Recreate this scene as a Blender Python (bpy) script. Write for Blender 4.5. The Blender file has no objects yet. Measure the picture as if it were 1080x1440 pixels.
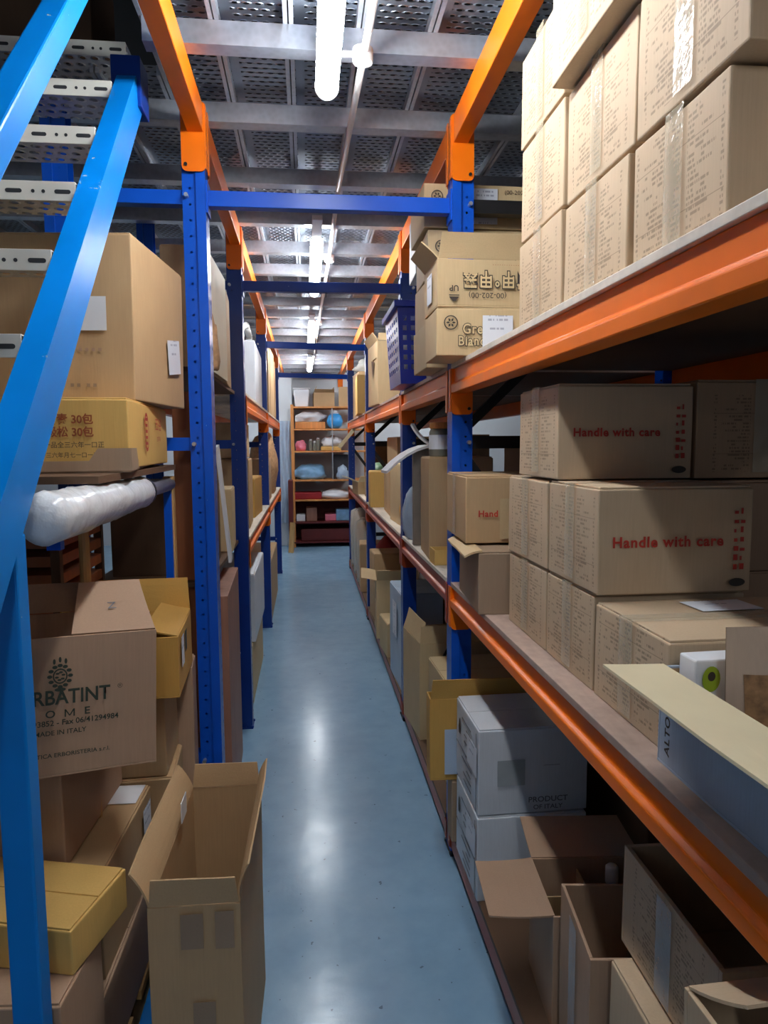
import bpy, bmesh, math, random
from mathutils import Vector, Matrix, Euler, noise
D = bpy.data; SC = bpy.context.scene; COL = SC.collection
PI = math.pi
R = math.radians

# ---------------------------------------------------------------- camera
cam_d = D.cameras.new('camera'); cam = D.objects.new('camera', cam_d); COL.objects.link(cam)
cam_d.sensor_fit = 'VERTICAL'; cam_d.sensor_height = 36.0; cam_d.lens = 980.0/1440.0*36.0
cam_d.clip_start = 0.02
right = Vector((0.99391, -0.11006, -0.00643)); up = Vector((0.01701, 0.09537, 0.99530)); fwd = Vector((0.10893, 0.98936, -0.09666))
right = fwd.cross(up).normalized(); up = right.cross(fwd).normalized(); fwd.normalize()
mw = Matrix((right, up, -fwd)).transposed().to_4x4(); mw.translation = (0, 0, 1.5)
cam.matrix_world = mw; SC.camera = cam

# ---------------------------------------------------------------- exposure, world, lamp strengths
SC.view_settings.view_transform = 'Standard'; SC.view_settings.look = 'None'
SC.view_settings.gamma = 1.0; SC.view_settings.use_curve_mapping = False
SC.view_settings.exposure = 0.42
LAMP = 46.0          # radiance of the LED tubes over the aisle
LAMP_FILL = 7.0     # unseen fill tubes added beyond the racks on both sides
LAMP_COL = (0.93, 0.97, 1.0)
W = D.worlds.new('hall'); SC.world = W; W.use_nodes = True
W.node_tree.nodes['Background'].inputs[0].default_value = (0.75, 0.85, 1.0, 1)
W.node_tree.nodes['Background'].inputs[1].default_value = 0.15

# ---------------------------------------------------------------- material helpers
def srgb(r, g, b):
    f = lambda c: (c/255/12.92) if c/255 <= 0.04045 else ((c/255+0.055)/1.055)**2.4
    return (f(r), f(g), f(b), 1)
class NT:
    def __init__(s, name):
        s.m = D.materials.new(name); s.m.use_nodes = True; s.t = s.m.node_tree
        s.b = s.t.nodes['Principled BSDF']; s.out = s.t.nodes['Material Output']
    def n(s, typ, **kw):
        x = s.t.nodes.new(typ)
        for k, v in kw.items(): setattr(x, k, v)
        return x
    def l(s, a, b): s.t.links.new(a, b)
    def math(s, op, a, b=None, c=None):
        x = s.n('ShaderNodeMath', operation=op)
        for i, v in enumerate((a, b, c)):
            if v is None: continue
            if hasattr(v, 'links'): s.l(v, x.inputs[i])
            else: x.inputs[i].default_value = v
        return x.outputs[0]
    def noise(s, vec, scale, detail=3, rough=0.55):
        x = s.n('ShaderNodeTexNoise'); x.inputs['Scale'].default_value = scale
        x.inputs['Detail'].default_value = detail; x.inputs['Roughness'].default_value = rough
        if vec is not None: s.l(vec, x.inputs['Vector'])
        return x.outputs['Fac']
    def ramp(s, fac, stops):
        x = s.n('ShaderNodeValToRGB'); e = x.color_ramp.elements
        while len(e) < len(stops): e.new(0.5)
        for i, (p, c) in enumerate(stops): e[i].position = p; e[i].color = c
        s.l(fac, x.inputs[0]); return x.outputs[0]
    def mix(s, fac, a, b, typ='MIX'):
        x = s.n('ShaderNodeMix', data_type='RGBA', blend_type=typ)
        for i, v in ((0, fac), (6, a), (7, b)):
            if hasattr(v, 'links'): s.l(v, x.inputs[i])
            else: x.inputs[i].default_value = v
        return x.outputs[2]
    def co(s):
        x = s.n('ShaderNodeTexCoord'); return x.outputs['Object'], x.outputs['Normal']
    def mapv(s, v, sc):
        x = s.n('ShaderNodeMapping'); x.inputs['Scale'].default_value = sc; s.l(v, x.inputs[0]); return x.outputs[0]
    def sep(s, v):
        x = s.n('ShaderNodeSeparateXYZ'); s.l(v, x.inputs[0]); return x.outputs[0], x.outputs[1], x.outputs[2]
    def bump(s, h, st, dist=0.002):
        x = s.n('ShaderNodeBump'); x.inputs['Strength'].default_value = st; x.inputs['Distance'].default_value = dist
        s.l(h, x.inputs['Height']); s.l(x.outputs[0], s.b.inputs['Normal'])
    def set(s, col=None, rough=None, metal=None, spec=None):
        for k, v in (('Base Color', col), ('Roughness', rough), ('Metallic', metal), ('Specular IOR Level', spec)):
            if v is None: continue
            if hasattr(v, 'links'): s.l(v, s.b.inputs[k])
            else: s.b.inputs[k].default_value = v
    def cut(s, mask):
        tr = s.n('ShaderNodeBsdfTransparent'); mx = s.n('ShaderNodeMixShader')
        s.l(mask, mx.inputs[0]); s.l(s.b.outputs[0], mx.inputs[1]); s.l(tr.outputs[0], mx.inputs[2])
        s.l(mx.outputs[0], s.out.inputs[0])
def dim(c, k): return (c[0]*k, c[1]*k, c[2]*k, 1)

def kraft(name, c, listed=None, rough=0.7):
    """corrugated board; listed = 'x' or 'y': rows of fine printed lines on the faces whose normal is that axis"""
    t = NT(name); o, nrm = t.co()
    info = t.n('ShaderNodeObjectInfo')
    n1 = t.noise(o, 7, 4); n2 = t.noise(t.mapv(o, (220, 220, 12)), 1, 2)
    tone = t.math('ADD', t.math('MULTIPLY', n1, 0.22), t.math('MULTIPLY', n2, 0.16))
    tone = t.math('ADD', tone, t.math('MULTIPLY', info.outputs['Random'], 0.14))
    col = t.ramp(tone, [(0.08, dim(c, 0.8)), (0.46, dim(c, 1.16))])
    if listed:
        x, y, z = t.sep(o); nx, ny, nz = t.sep(nrm)
        u, nn = (y, nx) if listed == 'x' else (x, ny)
        au = t.math('ABSOLUTE', u)
        row = t.math('MULTIPLY', z, 128); rf = t.math('FLOOR', row); fr = t.math('FRACT', row)
        line = t.math('MULTIPLY', t.math('GREATER_THAN', fr, 0.42), t.math('LESS_THAN', fr, 0.95))
        def wn(k):
            cx = t.n('ShaderNodeCombineXYZ'); t.l(rf, cx.inputs[0]); t.l(t.math('FLOOR', t.math('MULTIPLY', u, k)), cx.inputs[1])
            w = t.n('ShaderNodeTexWhiteNoise', noise_dimensions='2D'); t.l(cx.outputs[0], w.inputs['Vector']); return w.outputs['Value']
        letters = t.math('GREATER_THAN', wn(420), 0.3)
        words = t.math('GREATER_THAN', wn(60), 0.16)
        lw = t.n('ShaderNodeTexWhiteNoise', noise_dimensions='1D'); t.l(rf, lw.inputs['W'])
        endp = t.math('MULTIPLY_ADD', lw.outputs['Value'], 0.055, 0.048)
        body = t.math('MULTIPLY', t.math('GREATER_THAN', au, 0.032), t.math('LESS_THAN', au, endp))
        numb = t.math('MULTIPLY', t.math('GREATER_THAN', au, 0.112), t.math('LESS_THAN', au, 0.119))
        mid = t.math('MULTIPLY', t.math('GREATER_THAN', u, -0.012), t.math('LESS_THAN', u, 0.012))
        cols = t.math('MAXIMUM', t.math('MAXIMUM', body, numb), mid)
        vr = t.math('LESS_THAN', t.math('ABSOLUTE', t.math('SUBTRACT', z, 0.1)), 0.086)
        face = t.math('GREATER_THAN', t.math('ABSOLUTE', nn), 0.8)
        ink = t.math('MULTIPLY', line, t.math('MULTIPLY', letters, words))
        ink = t.math('MULTIPLY', ink, t.math('MULTIPLY', cols, t.math('MULTIPLY', vr, face)))
        rule = t.math('MULTIPLY', t.math('LESS_THAN', t.math('ABSOLUTE', t.math('SUBTRACT', t.math('ABSOLUTE', t.math('SUBTRACT', z, 0.1)), 0.045)), 0.0006), t.math('LESS_THAN', au, 0.12))
        ink = t.math('MAXIMUM', ink, t.math('MULTIPLY', t.math('MULTIPLY', rule, face), vr))
        col = t.mix(t.math('MULTIPLY', ink, 0.47), col, srgb(70, 52, 40))
    t.set(col, rough, 0, 0.35); t.bump(n2, 0.25, 0.001)
    return t.m
def plain(name, c, rough=0.5, metal=0, var=0.12, scale=9, spec=0.5):
    t = NT(name); o, _ = t.co(); n1 = t.noise(o, scale, 4)
    t.set(t.ramp(n1, [(0.25, dim(c, 1-var)), (0.75, dim(c, 1+var))]), rough, metal, spec); return t.m
def paint(name, c, chips, rough=0.36, amount=0.74):
    t = NT(name); o, _ = t.co()
    n1 = t.noise(o, 5, 3); n2 = t.noise(o, 34, 5, 0.7); n3 = t.noise(o, 2.2, 2)
    base = t.ramp(n1, [(0.3, dim(c, 0.9)), (0.7, dim(c, 1.1))])
    chip = t.math('GREATER_THAN', t.math('ADD', n2, t.math('MULTIPLY', n3, 0.25)), amount+0.13)
    t.set(t.mix(chip, base, chips), t.math('MULTIPLY_ADD', n1, 0.2, rough-0.1), 0, 0.35)
    t.bump(t.noise(o, 60, 2), 0.04, 0.001); return t.m
def upright_paint(name, c, chips):
    t = NT(name); o, nrm = t.co(); x, y, z = t.sep(o); nx, ny, nz = t.sep(nrm)
    n1 = t.noise(o, 5, 3); n2 = t.noise(o, 40, 5, 0.7)
    chip = t.math('GREATER_THAN', n2, 0.71)
    t.set(t.mix(chip, t.ramp(n1, [(0.3, dim(c, 0.9)), (0.7, dim(c, 1.1))]), chips), 0.3, 0, 0.5)
    fz = t.math('MULTIPLY', t.math('SUBTRACT', t.math('FRACT', t.math('DIVIDE', z, 0.05)), 0.5), 0.05)
    def hole(u, uc, r):
        du = t.math('SUBTRACT', u, uc)
        return t.math('LESS_THAN', t.math('ADD', t.math('MULTIPLY', du, du), t.math('MULTIPLY', fz, fz)), r*r)
    side = t.math('MULTIPLY', hole(t.math('ABSOLUTE', x), 0.050, 0.0042), t.math('GREATER_THAN', t.math('ABSOLUTE', ny), 0.8))
    front = t.math('MULTIPLY', hole(t.math('ABSOLUTE', y), 0.02, 0.007), t.math('GREATER_THAN', t.math('ABSOLUTE', nx), 0.8))
    t.cut(t.math('MAXIMUM', side, front)); return t.m
def galv(name, c, rough=0.38):
    t = NT(name); o, _ = t.co()
    v = t.n('ShaderNodeTexVoronoi'); v.inputs['Scale'].default_value = 55; t.l(o, v.inputs['Vector'])
    n1 = t.noise(o, 6, 4); s = t.math('ADD', t.math('MULTIPLY', v.outputs['Distance'], 0.3), n1)
    t.set(t.ramp(s, [(0.3, dim(c, 0.8)), (0.85, dim(c, 1.15))]), t.math('MULTIPLY_ADD', n1, 0.3, rough-0.12), 0.85); return t.m
def perforated(name, c, cu, cv, ru, rv, rough=0.34, px=0.2, metal=0.85, hgt=0.011):
    """galvanised plank: rows of stamped, raised slots with an open hole in each"""
    t = NT(name); o, nrm = t.co(); x, y, z = t.sep(o)
    v = t.math('DIVIDE', y, cv); row = t.math('FLOOR', v)
    u = t.math('ADD', t.math('DIVIDE', x, cu), t.math('MULTIPLY', t.math('FRACT', t.math('MULTIPLY', row, 0.5)), 1.0))
    fu = t.math('MULTIPLY', t.math('SUBTRACT', t.math('FRACT', u), 0.5), cu); fv = t.math('MULTIPLY', t.math('SUBTRACT', t.math('FRACT', v), 0.5), cv)
    def ell(k):
        a = t.math('DIVIDE', fu, ru*k); b = t.math('DIVIDE', fv, rv*k)
        return t.math('SQRT', t.math('ADD', t.math('MULTIPLY', a, a), t.math('MULTIPLY', b, b)))
    d = ell(1.0)
    ed = t.math('ABSOLUTE', t.math('SUBTRACT', t.math('FRACT', t.math('DIVIDE', x, px)), 0.5))
    inner = t.math('LESS_THAN', ed, 0.43) if px < 1 else t.math('LESS_THAN', ed, 2.0)
    flat = t.math('GREATER_THAN', t.math('ABSOLUTE', t.sep(nrm)[2]), 0.8)
    h = t.math('MULTIPLY', t.math('MULTIPLY', t.math('SUBTRACT', 1.0, t.math('MINIMUM', t.math('DIVIDE', d, 1.75), 1.0)), inner), flat)
    hole = t.math('MULTIPLY', t.math('MULTIPLY', t.math('LESS_THAN', d, 1.0), inner), flat)
    n1 = t.noise(o, 5, 4)
    t.set(t.ramp(n1, [(0.25, dim(c, 0.72)), (0.8, dim(c, 1.15))]), t.math('MULTIPLY_ADD', n1, 0.25, rough-0.1), metal)
    t.bump(h, 1.0, hgt); t.cut(hole); return t.m
def emit(name, c, s):
    m = D.materials.new(name); m.use_nodes = True; b = m.node_tree.nodes['Principled BSDF']
    b.inputs['Base Color'].default_value = (0.9, 0.9, 0.9, 1); b.inputs['Emission Color'].default_value = (*c, 1); b.inputs['Emission Strength'].default_value = s
    return m
def film(name, c, alpha, rough=0.15):
    t = NT(name); o, _ = t.co(); n1 = t.noise(o, 14, 4)
    t.set(t.ramp(n1, [(0.3, dim(c, 0.85)), (0.7, dim(c, 1.1))]), rough, 0, 0.6)
    t.bump(t.noise(o, 30, 3), 0.5, 0.006)
    tr = t.n('ShaderNodeBsdfTransparent'); mx = t.n('ShaderNodeMixShader')
    t.l(t.math('MULTIPLY_ADD', n1, 0.3, 1-alpha-0.15), mx.inputs[0]); t.l(t.b.outputs[0], mx.inputs[1]); t.l(tr.outputs[0], mx.inputs[2]); t.l(mx.outputs[0], t.out.inputs[0])
    return t.m
def paper(name, c, inkc, k=75, amount=0.5):
    t = NT(name); o, nrm = t.co(); x, y, z = t.sep(o)
    # written rows follow the second axis of the sticker (its mesh is built in local x-y)
    rowv = t.math('MULTIPLY', y, k); rf = t.math('FLOOR', rowv); fr = t.math('FRACT', rowv)
    cx = t.n('ShaderNodeCombineXYZ'); t.l(rf, cx.inputs[0]); t.l(t.math('FLOOR', t.math('MULTIPLY', x, 260)), cx.inputs[1])
    w = t.n('ShaderNodeTexWhiteNoise', noise_dimensions='2D'); t.l(cx.outputs[0], w.inputs['Vector'])
    lw = t.n('ShaderNodeTexWhiteNoise', noise_dimensions='1D'); t.l(rf, lw.inputs['W'])
    on = t.math('MULTIPLY', t.math('MULTIPLY', t.math('GREATER_THAN', fr, 0.55), t.math('GREATER_THAN', w.outputs['Value'], 0.4)), t.math('GREATER_THAN', lw.outputs['Value'], 0.45))
    inb = t.math('LESS_THAN', t.math('ABSOLUTE', x), t.math('MULTIPLY_ADD', lw.outputs['Value'], 0.022, 0.012))
    t.set(t.mix(t.math('MULTIPLY', t.math('MULTIPLY', on, inb), amount), c, inkc), 0.55); return t.m
def woodm(name, c, rough=0.55):
    t = NT(name); o, _ = t.co(); n1 = t.noise(t.mapv(o, (26, 26, 2.2)), 1, 5, 0.6); n2 = t.noise(o, 3, 3)
    s = t.math('ADD', t.math('MULTIPLY', n1, 0.6), t.math('MULTIPLY', n2, 0.4))
    t.set(t.ramp(s, [(0.3, dim(c, 0.68)), (0.7, dim(c, 1.2))]), rough); t.bump(n1, 0.2, 0.002); return t.m
def boardm(name, c):
    t = NT(name); o, _ = t.co(); n1 = t.noise(t.mapv(o, (14, 2, 14)), 1, 5, 0.65); n2 = t.noise(o, 40, 3)
    t.set(t.ramp(t.math('ADD', t.math('MULTIPLY', n1, 0.7), t.math('MULTIPLY', n2, 0.3)), [(0.3, dim(c, 0.7)), (0.7, dim(c, 1.25))]), 0.6); return t.m
def floorm():
    t = NT('floor_epoxy'); o, _ = t.co()
    n1 = t.noise(o, 1.3, 4); n2 = t.noise(o, 9, 5, 0.65); n3 = t.noise(o, 38, 2, 0.5)
    s = t.math('ADD', t.math('MULTIPLY', n1, 0.6), t.math('MULTIPLY', n2, 0.4))
    base = t.ramp(s, [(0.3, srgb(120, 156, 184)), (0.7, srgb(142, 178, 204))])
    spots = t.math('GREATER_THAN', n3, 0.725)
    col = t.mix(t.math('MULTIPLY', spots, 0.6), base, srgb(58, 68, 78))
    t.set(col, t.math('MULTIPLY_ADD', n2, 0.2, 0.1), 0, 0.5)
    t.bump(t.math('ADD', n2, t.math('MULTIPLY', n1, 2.0)), 0.1, 0.01); return t.m

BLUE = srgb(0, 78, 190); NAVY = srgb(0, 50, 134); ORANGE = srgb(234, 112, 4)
M = dict(
 kraft=kraft('kraft_board', srgb(188, 156, 116)), pink=kraft('pinkish_kraft_board', srgb(176, 144, 118)), gold=kraft('golden_kraft_board', srgb(196, 152, 78)),
 tan=kraft('pale_tan_board', srgb(204, 178, 136)), grey=kraft('greyish_kraft_board', srgb(158, 134, 110)), yellow=kraft('yellow_kraft_board', srgb(214, 174, 100)),
 lst=kraft('printed_list_board', srgb(196, 172, 142), 'x'), lsty=kraft('printed_list_board_end', srgb(176, 146, 116), 'y'),
 white=kraft('white_board', srgb(212, 216, 222), None, 0.5), whitelist=kraft('white_printed_board', srgb(208, 212, 220), None, 0.5),
 bluewhite=kraft('pale_blue_board', srgb(168, 184, 202), None, 0.45), cream=plain('cream_board_inside', srgb(222, 208, 172), 0.6, var=0.05),
 darkk=kraft('dark_and_shaded_kraft', srgb(104, 78, 58)),
 tape=film('clear_packing_tape', srgb(216, 205, 180), 0.42, 0.12), tapeb=film('glossy_bluish_tape', srgb(196, 206, 214), 0.45, 0.1),
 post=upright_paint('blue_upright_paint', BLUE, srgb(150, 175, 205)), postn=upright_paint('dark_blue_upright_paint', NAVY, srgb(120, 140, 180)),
 blue=paint('blue_paint', BLUE, srgb(160, 180, 205)), bright=paint('bright_blue_stair_paint', srgb(0, 126, 214), srgb(196, 196, 190), 0.34, 0.7),
 navy=paint('navy_paint', NAVY, srgb(110, 130, 170)), orange=paint('orange_paint', ORANGE, srgb(190, 120, 70)), rust=paint('rust_red_beam_paint', srgb(160, 62, 26), srgb(196, 130, 96), 0.35, 0.66),
 galv=galv('galvanised_steel', (0.5, 0.53, 0.58, 1)), galvd=galv('dull_galvanised_pipe', (0.42, 0.43, 0.45, 1), 0.45),
 plank=perforated('perforated_deck_plank', (0.29, 0.33, 0.39, 1), 0.031, 0.027, 0.0085, 0.0045), tread=perforated('perforated_stair_tread', (0.5, 0.54, 0.56, 1), 0.036, 0.04, 0.008, 0.008, px=10, metal=0.45, hgt=0.02),
 nosing=plain('white_slotted_angle', srgb(208, 206, 196), 0.45, var=0.06), black=plain('black_plastic', srgb(22, 22, 24), 0.4), darkslot=plain('slot_shadow_gap', srgb(40, 42, 46), 0.6),
 bolt=plain('zinc_bolt', srgb(190, 192, 196), 0.3, 0.8), board=boardm('shelf_board', srgb(176, 152, 138)), boardpale=boardm('pale_shelf_board', srgb(214, 204, 188)),
 wood=woodm('raw_timber', srgb(196, 152, 96)), brown=woodm('red_brown_panel', srgb(172, 100, 56)), pinkboard=woodm('pinkish_panel', srgb(158, 112, 92)), orwood=woodm('orange_shelf_wood', srgb(214, 142, 78)),
 floor=floorm(), wall=plain('painted_wall', srgb(212, 217, 222), 0.7, var=0.05, scale=2), darkwall=plain('dim_wall', srgb(62, 62, 64), 0.8, var=0.08, scale=2),
 label=paper('paper_label', srgb(222, 226, 234), srgb(70, 80, 120)), paper=plain('white_paper', srgb(226, 228, 232), 0.55, var=0.04), redink=plain('red_ink', srgb(178, 48, 34), 0.6, var=0.15, scale=60),
 darkink=plain('dark_ink', srgb(58, 50, 44), 0.6, var=0.1), greenink=plain('dark_green_ink', srgb(48, 58, 46), 0.6, var=0.15, scale=40), goldink=plain('brown_gold_ink', srgb(150, 74, 40), 0.6), grink=plain('grey_ink', srgb(104, 106, 112), 0.6), paleink=plain('pale_outline_fill', srgb(214, 188, 140), 0.6, var=0.05),
 film=film('white_plastic_film', srgb(228, 234, 238), 0.93, 0.2), clearfilm=film('crumpled_clear_film', srgb(220, 222, 216), 0.5, 0.15), filmb=film('bluish_plastic_bag', srgb(186, 204, 226), 0.8, 0.2),
 tube=emit('lamp_tube_glow', LAMP_COL, LAMP), tubefill=emit('side_fill_tube_glow', LAMP_COL, LAMP_FILL), lampbody=plain('white_lamp_batten', srgb(220, 224, 226), 0.4, var=0.03),
 plastic=emit('glowing_lamp_cap', LAMP_COL, 1.2), pvc=plain('white_pvc_pipe', srgb(214, 214, 212), 0.4, var=0.04),
 basket=plain('royal_blue_plastic', srgb(18, 42, 150), 0.35, var=0.08), green=plain('lime_green_print', srgb(150, 176, 40), 0.5), skyb=plain('sky_blue_plastic', srgb(60, 150, 215), 0.35), red=plain('dark_red_cloth', srgb(150, 28, 34), 0.7), maroon=plain('maroon_panel', srgb(96, 28, 26), 0.6),
 yel=plain('orange_yellow_tape', srgb(232, 164, 26), 0.4), pinkp=plain('pink_plastic', srgb(226, 120, 140), 0.5), cloth=plain('white_cloth', srgb(226, 226, 230), 0.8, var=0.06, scale=20), ldark=plain('dark_goods', srgb(52, 50, 56), 0.6, var=0.3, scale=20),
 pouch=kraft('kraft_paper_pouch', srgb(196, 172, 150), None, 0.5), snack=plain('dried_snack_mix', srgb(150, 110, 70), 0.6, var=0.6, scale=60), glass=plain('jar_glass', srgb(120, 122, 112), 0.1, var=0.2), lightblue=plain('pale_blue_plastic', srgb(128, 170, 206), 0.4, var=0.2, scale=14),
 greymet=plain('grey_metal_sheet', srgb(140, 132, 124), 0.35, 0.3, 0.15), twine=plain('straw_twine', srgb(190, 150, 110), 0.8, var=0.3, scale=40),
)

# ---------------------------------------------------------------- mesh helpers
class MB:
    def __init__(s): s.b = bmesh.new()
    def box(s, x0, x1, y0, y1, z0, z1):
        v = [s.b.verts.new(p) for p in ((x0,y0,z0),(x1,y0,z0),(x1,y1,z0),(x0,y1,z0),(x0,y0,z1),(x1,y0,z1),(x1,y1,z1),(x0,y1,z1))]
        for f in ((0,3,2,1),(4,5,6,7),(0,1,5,4),(1,2,6,5),(2,3,7,6),(3,0,4,7)): s.b.faces.new([v[i] for i in f])
        return s
    def quad(s, *p):
        s.b.faces.new([s.b.verts.new(q) for q in p]); return s
    def bar(s, p, q, a, b, upv=(0,0,1)):
        """rectangular bar from p to q, a wide across, b deep along upv"""
        p, q = Vector(p), Vector(q); d = (q-p).normalized(); u = Vector(upv)
        sx = d.cross(u).normalized(); sy = sx.cross(d).normalized()
        v = []
        for c in (p, q):
            for i, j in ((-1,-1),(1,-1),(1,1),(-1,1)): v.append(s.b.verts.new(c + sx*(i*a/2) + sy*(j*b/2)))
        for f in ((0,1,2,3),(7,6,5,4),(0,4,5,1),(1,5,6,2),(2,6,7,3),(3,7,4,0)): s.b.faces.new([v[i] for i in f])
        return s
    def cyl(s, p, q, r, n=16, r2=None, caps=True):
        p, q = Vector(p), Vector(q); d = (q-p).normalized(); u = Vector((0,0,1)) if abs(d.z) < 0.9 else Vector((1,0,0))
        sx = d.cross(u).normalized(); sy = sx.cross(d); r2 = r if r2 is None else r2; rings = []
        for c, rr in ((p, r), (q, r2)):
            rings.append([s.b.verts.new(c + (sx*math.cos(2*PI*i/n) + sy*math.sin(2*PI*i/n))*rr) for i in range(n)])
        for i in range(n): s.b.faces.new((rings[0][i], rings[0][(i+1)%n], rings[1][(i+1)%n], rings[1][i]))
        if caps: s.b.faces.new(rings[0][::-1]); s.b.faces.new(rings[1])
        return s
    def lathe(s, prof, n=20, c=(0,0,0)):
        rings = [[s.b.verts.new((c[0]+r*math.cos(2*PI*i/n), c[1]+r*math.sin(2*PI*i/n), c[2]+z)) for i in range(n)] for r, z in prof]
        for a, b in zip(rings, rings[1:]):
            for i in range(n): s.b.faces.new((a[i], a[(i+1)%n], b[(i+1)%n], b[i]))
        s.b.faces.new(rings[0][::-1]); s.b.faces.new(rings[-1]); return s
    def prism(s, pts, axis, a, b):
        """polygon pts in the plane across axis ('x': (y,z), 'y': (x,z), 'z': (x,y)), from a to b"""
        mk = {'x': lambda p, t: (t, p[0], p[1]), 'y': lambda p, t: (p[0], t, p[1]), 'z': lambda p, t: (p[0], p[1], t)}[axis]
        A = [s.b.verts.new(mk(p, a)) for p in pts]; B = [s.b.verts.new(mk(p, b)) for p in pts]; n = len(pts)
        for i in range(n): s.b.faces.new((A[i], A[(i+1)%n], B[(i+1)%n], B[i]))
        s.b.faces.new(A[::-1]); s.b.faces.new(B); return s
    def jit(s, amp, seed=0, sc=3.0):
        for v in s.b.verts:
            v.co += Vector(noise.noise_vector(v.co*sc + Vector((seed*7.3, seed*3.1, seed)))) * amp
        return s
    def build(s, name, mat, parent=None, bevel=0, seg=2, smooth=False, loc=None, rot=None, sub=0):
        bmesh.ops.recalc_face_normals(s.b, faces=s.b.faces)
        me = D.meshes.new(name); s.b.to_mesh(me); s.b.free(); me.materials.append(M[mat] if isinstance(mat, str) else mat)
        o = D.objects.new(name, me); COL.objects.link(o)
        if parent: o.parent = parent
        if loc: o.location = loc
        if rot: o.rotation_euler = rot
        if bevel:
            md = o.modifiers.new('bevel', 'BEVEL'); md.width = bevel; md.segments = seg; md.limit_method = 'ANGLE'; md.angle_limit = R(40)
        if sub:
            md = o.modifiers.new('sub', 'SUBSURF'); md.levels = sub; md.render_levels = sub
        if smooth:
            for p in me.polygons: p.use_smooth = True
        return o
def tag(o, label, cat, group=None, kind=None):
    if label: o['label'] = label
    if cat: o['category'] = cat
    if group: o['group'] = group
    if kind: o['kind'] = kind
    return o
def thing(name, label, cat, loc=(0,0,0), rz=0, group=None, tilt=(0,0)):
    o = D.objects.new(name, None); o.empty_display_size = 0.05; COL.objects.link(o)
    o.location = loc; o.rotation_euler = (tilt[0], tilt[1], rz); return tag(o, label, cat, group)
def struct(o): o['kind'] = 'structure'; return o

FACE = {'-y': (R(90),0,0), '-x': (R(90),0,R(-90)), '+x': (R(90),0,R(90)), '+z': (0,0,0), '+y': (R(90),0,R(180))}
def on_face(face, w, d, h, u, v, off=0.0015):
    """point on a carton's face: u runs to the reader's right from the face's centre, v up from its centre"""
    return {'-y': (u, -d/2-off, h/2+v), '-x': (-w/2-off, -u, h/2+v), '+x': (w/2+off, u, h/2+v), '+z': (u, v, h+off), '+y': (-u, d/2+off, h/2+v)}[face]
def words(parent, s, size, mat, loc, rot, wide=1.0, bold=0.0, space=1.0, name='printed_text', align='CENTER'):
    c = D.curves.new(name, 'FONT'); c.body = s; c.size = size; c.align_x = align; c.align_y = 'CENTER'; c.offset = bold*size; c.space_character = space; c.resolution_u = 3
    o = D.objects.new(name, c); COL.objects.link(o)
    bpy.context.view_layer.update()
    me = D.meshes.new_from_object(o.evaluated_get(bpy.context.evaluated_depsgraph_get())); D.objects.remove(o)
    me.materials.clear(); me.materials.append(M[mat]); me.name = name
    o = D.objects.new(name, me); COL.objects.link(o); o.parent = parent; o.location = loc; o.rotation_euler = rot; o.scale = (wide, 1, 1)
    return o
def sticker(parent, face, w, d, h, u, v, sw, sh, mat='label', roll=0.0, name='paper_label', off=0.002):
    m = MB(); m.box(-sw/2, sw/2, -sh/2, sh/2, 0, 0.0006)
    o = m.build(name, mat, parent); o.location = on_face(face, w, d, h, u, v, off)
    o.rotation_euler = (Euler(FACE[face]).to_matrix() @ Euler((0,0,roll)).to_matrix()).to_euler(); return o

def shell(w, d, h, seed, amp=0.004):
    """closed carton body: box with softened edges and slightly bulging, uneven sides"""
    b = bmesh.new(); n = 5
    bmesh.ops.create_cube(b, size=1.0)
    bmesh.ops.subdivide_edges(b, edges=b.edges, cuts=n, use_grid_fill=True)
    rnd = random.Random(seed); s3 = rnd.uniform(0, 50)
    for v in b.verts:
        x, y, z = v.co
        bul = (1-(2*x)**2)*(1-(2*y)**2) + (1-(2*x)**2)*(1-(2*z)**2) + (1-(2*y)**2)*(1-(2*z)**2)
        q = Vector((x*w, y*d, z*h)); nv = noise.noise_vector(q*5 + Vector((s3, s3, s3)))
        dirv = Vector((x if abs(x) > 0.49 else 0, y if abs(y) > 0.49 else 0, (z if z > 0.49 else 0)))
        v.co = q + dirv*bul*amp*0.8 + Vector((nv.x*amp*0.5, nv.y*amp*0.5, nv.z*amp*0.4*(1 if z > 0.1 else 0)))
        v.co.z += h/2
    return b
SEED = [0]
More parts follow.
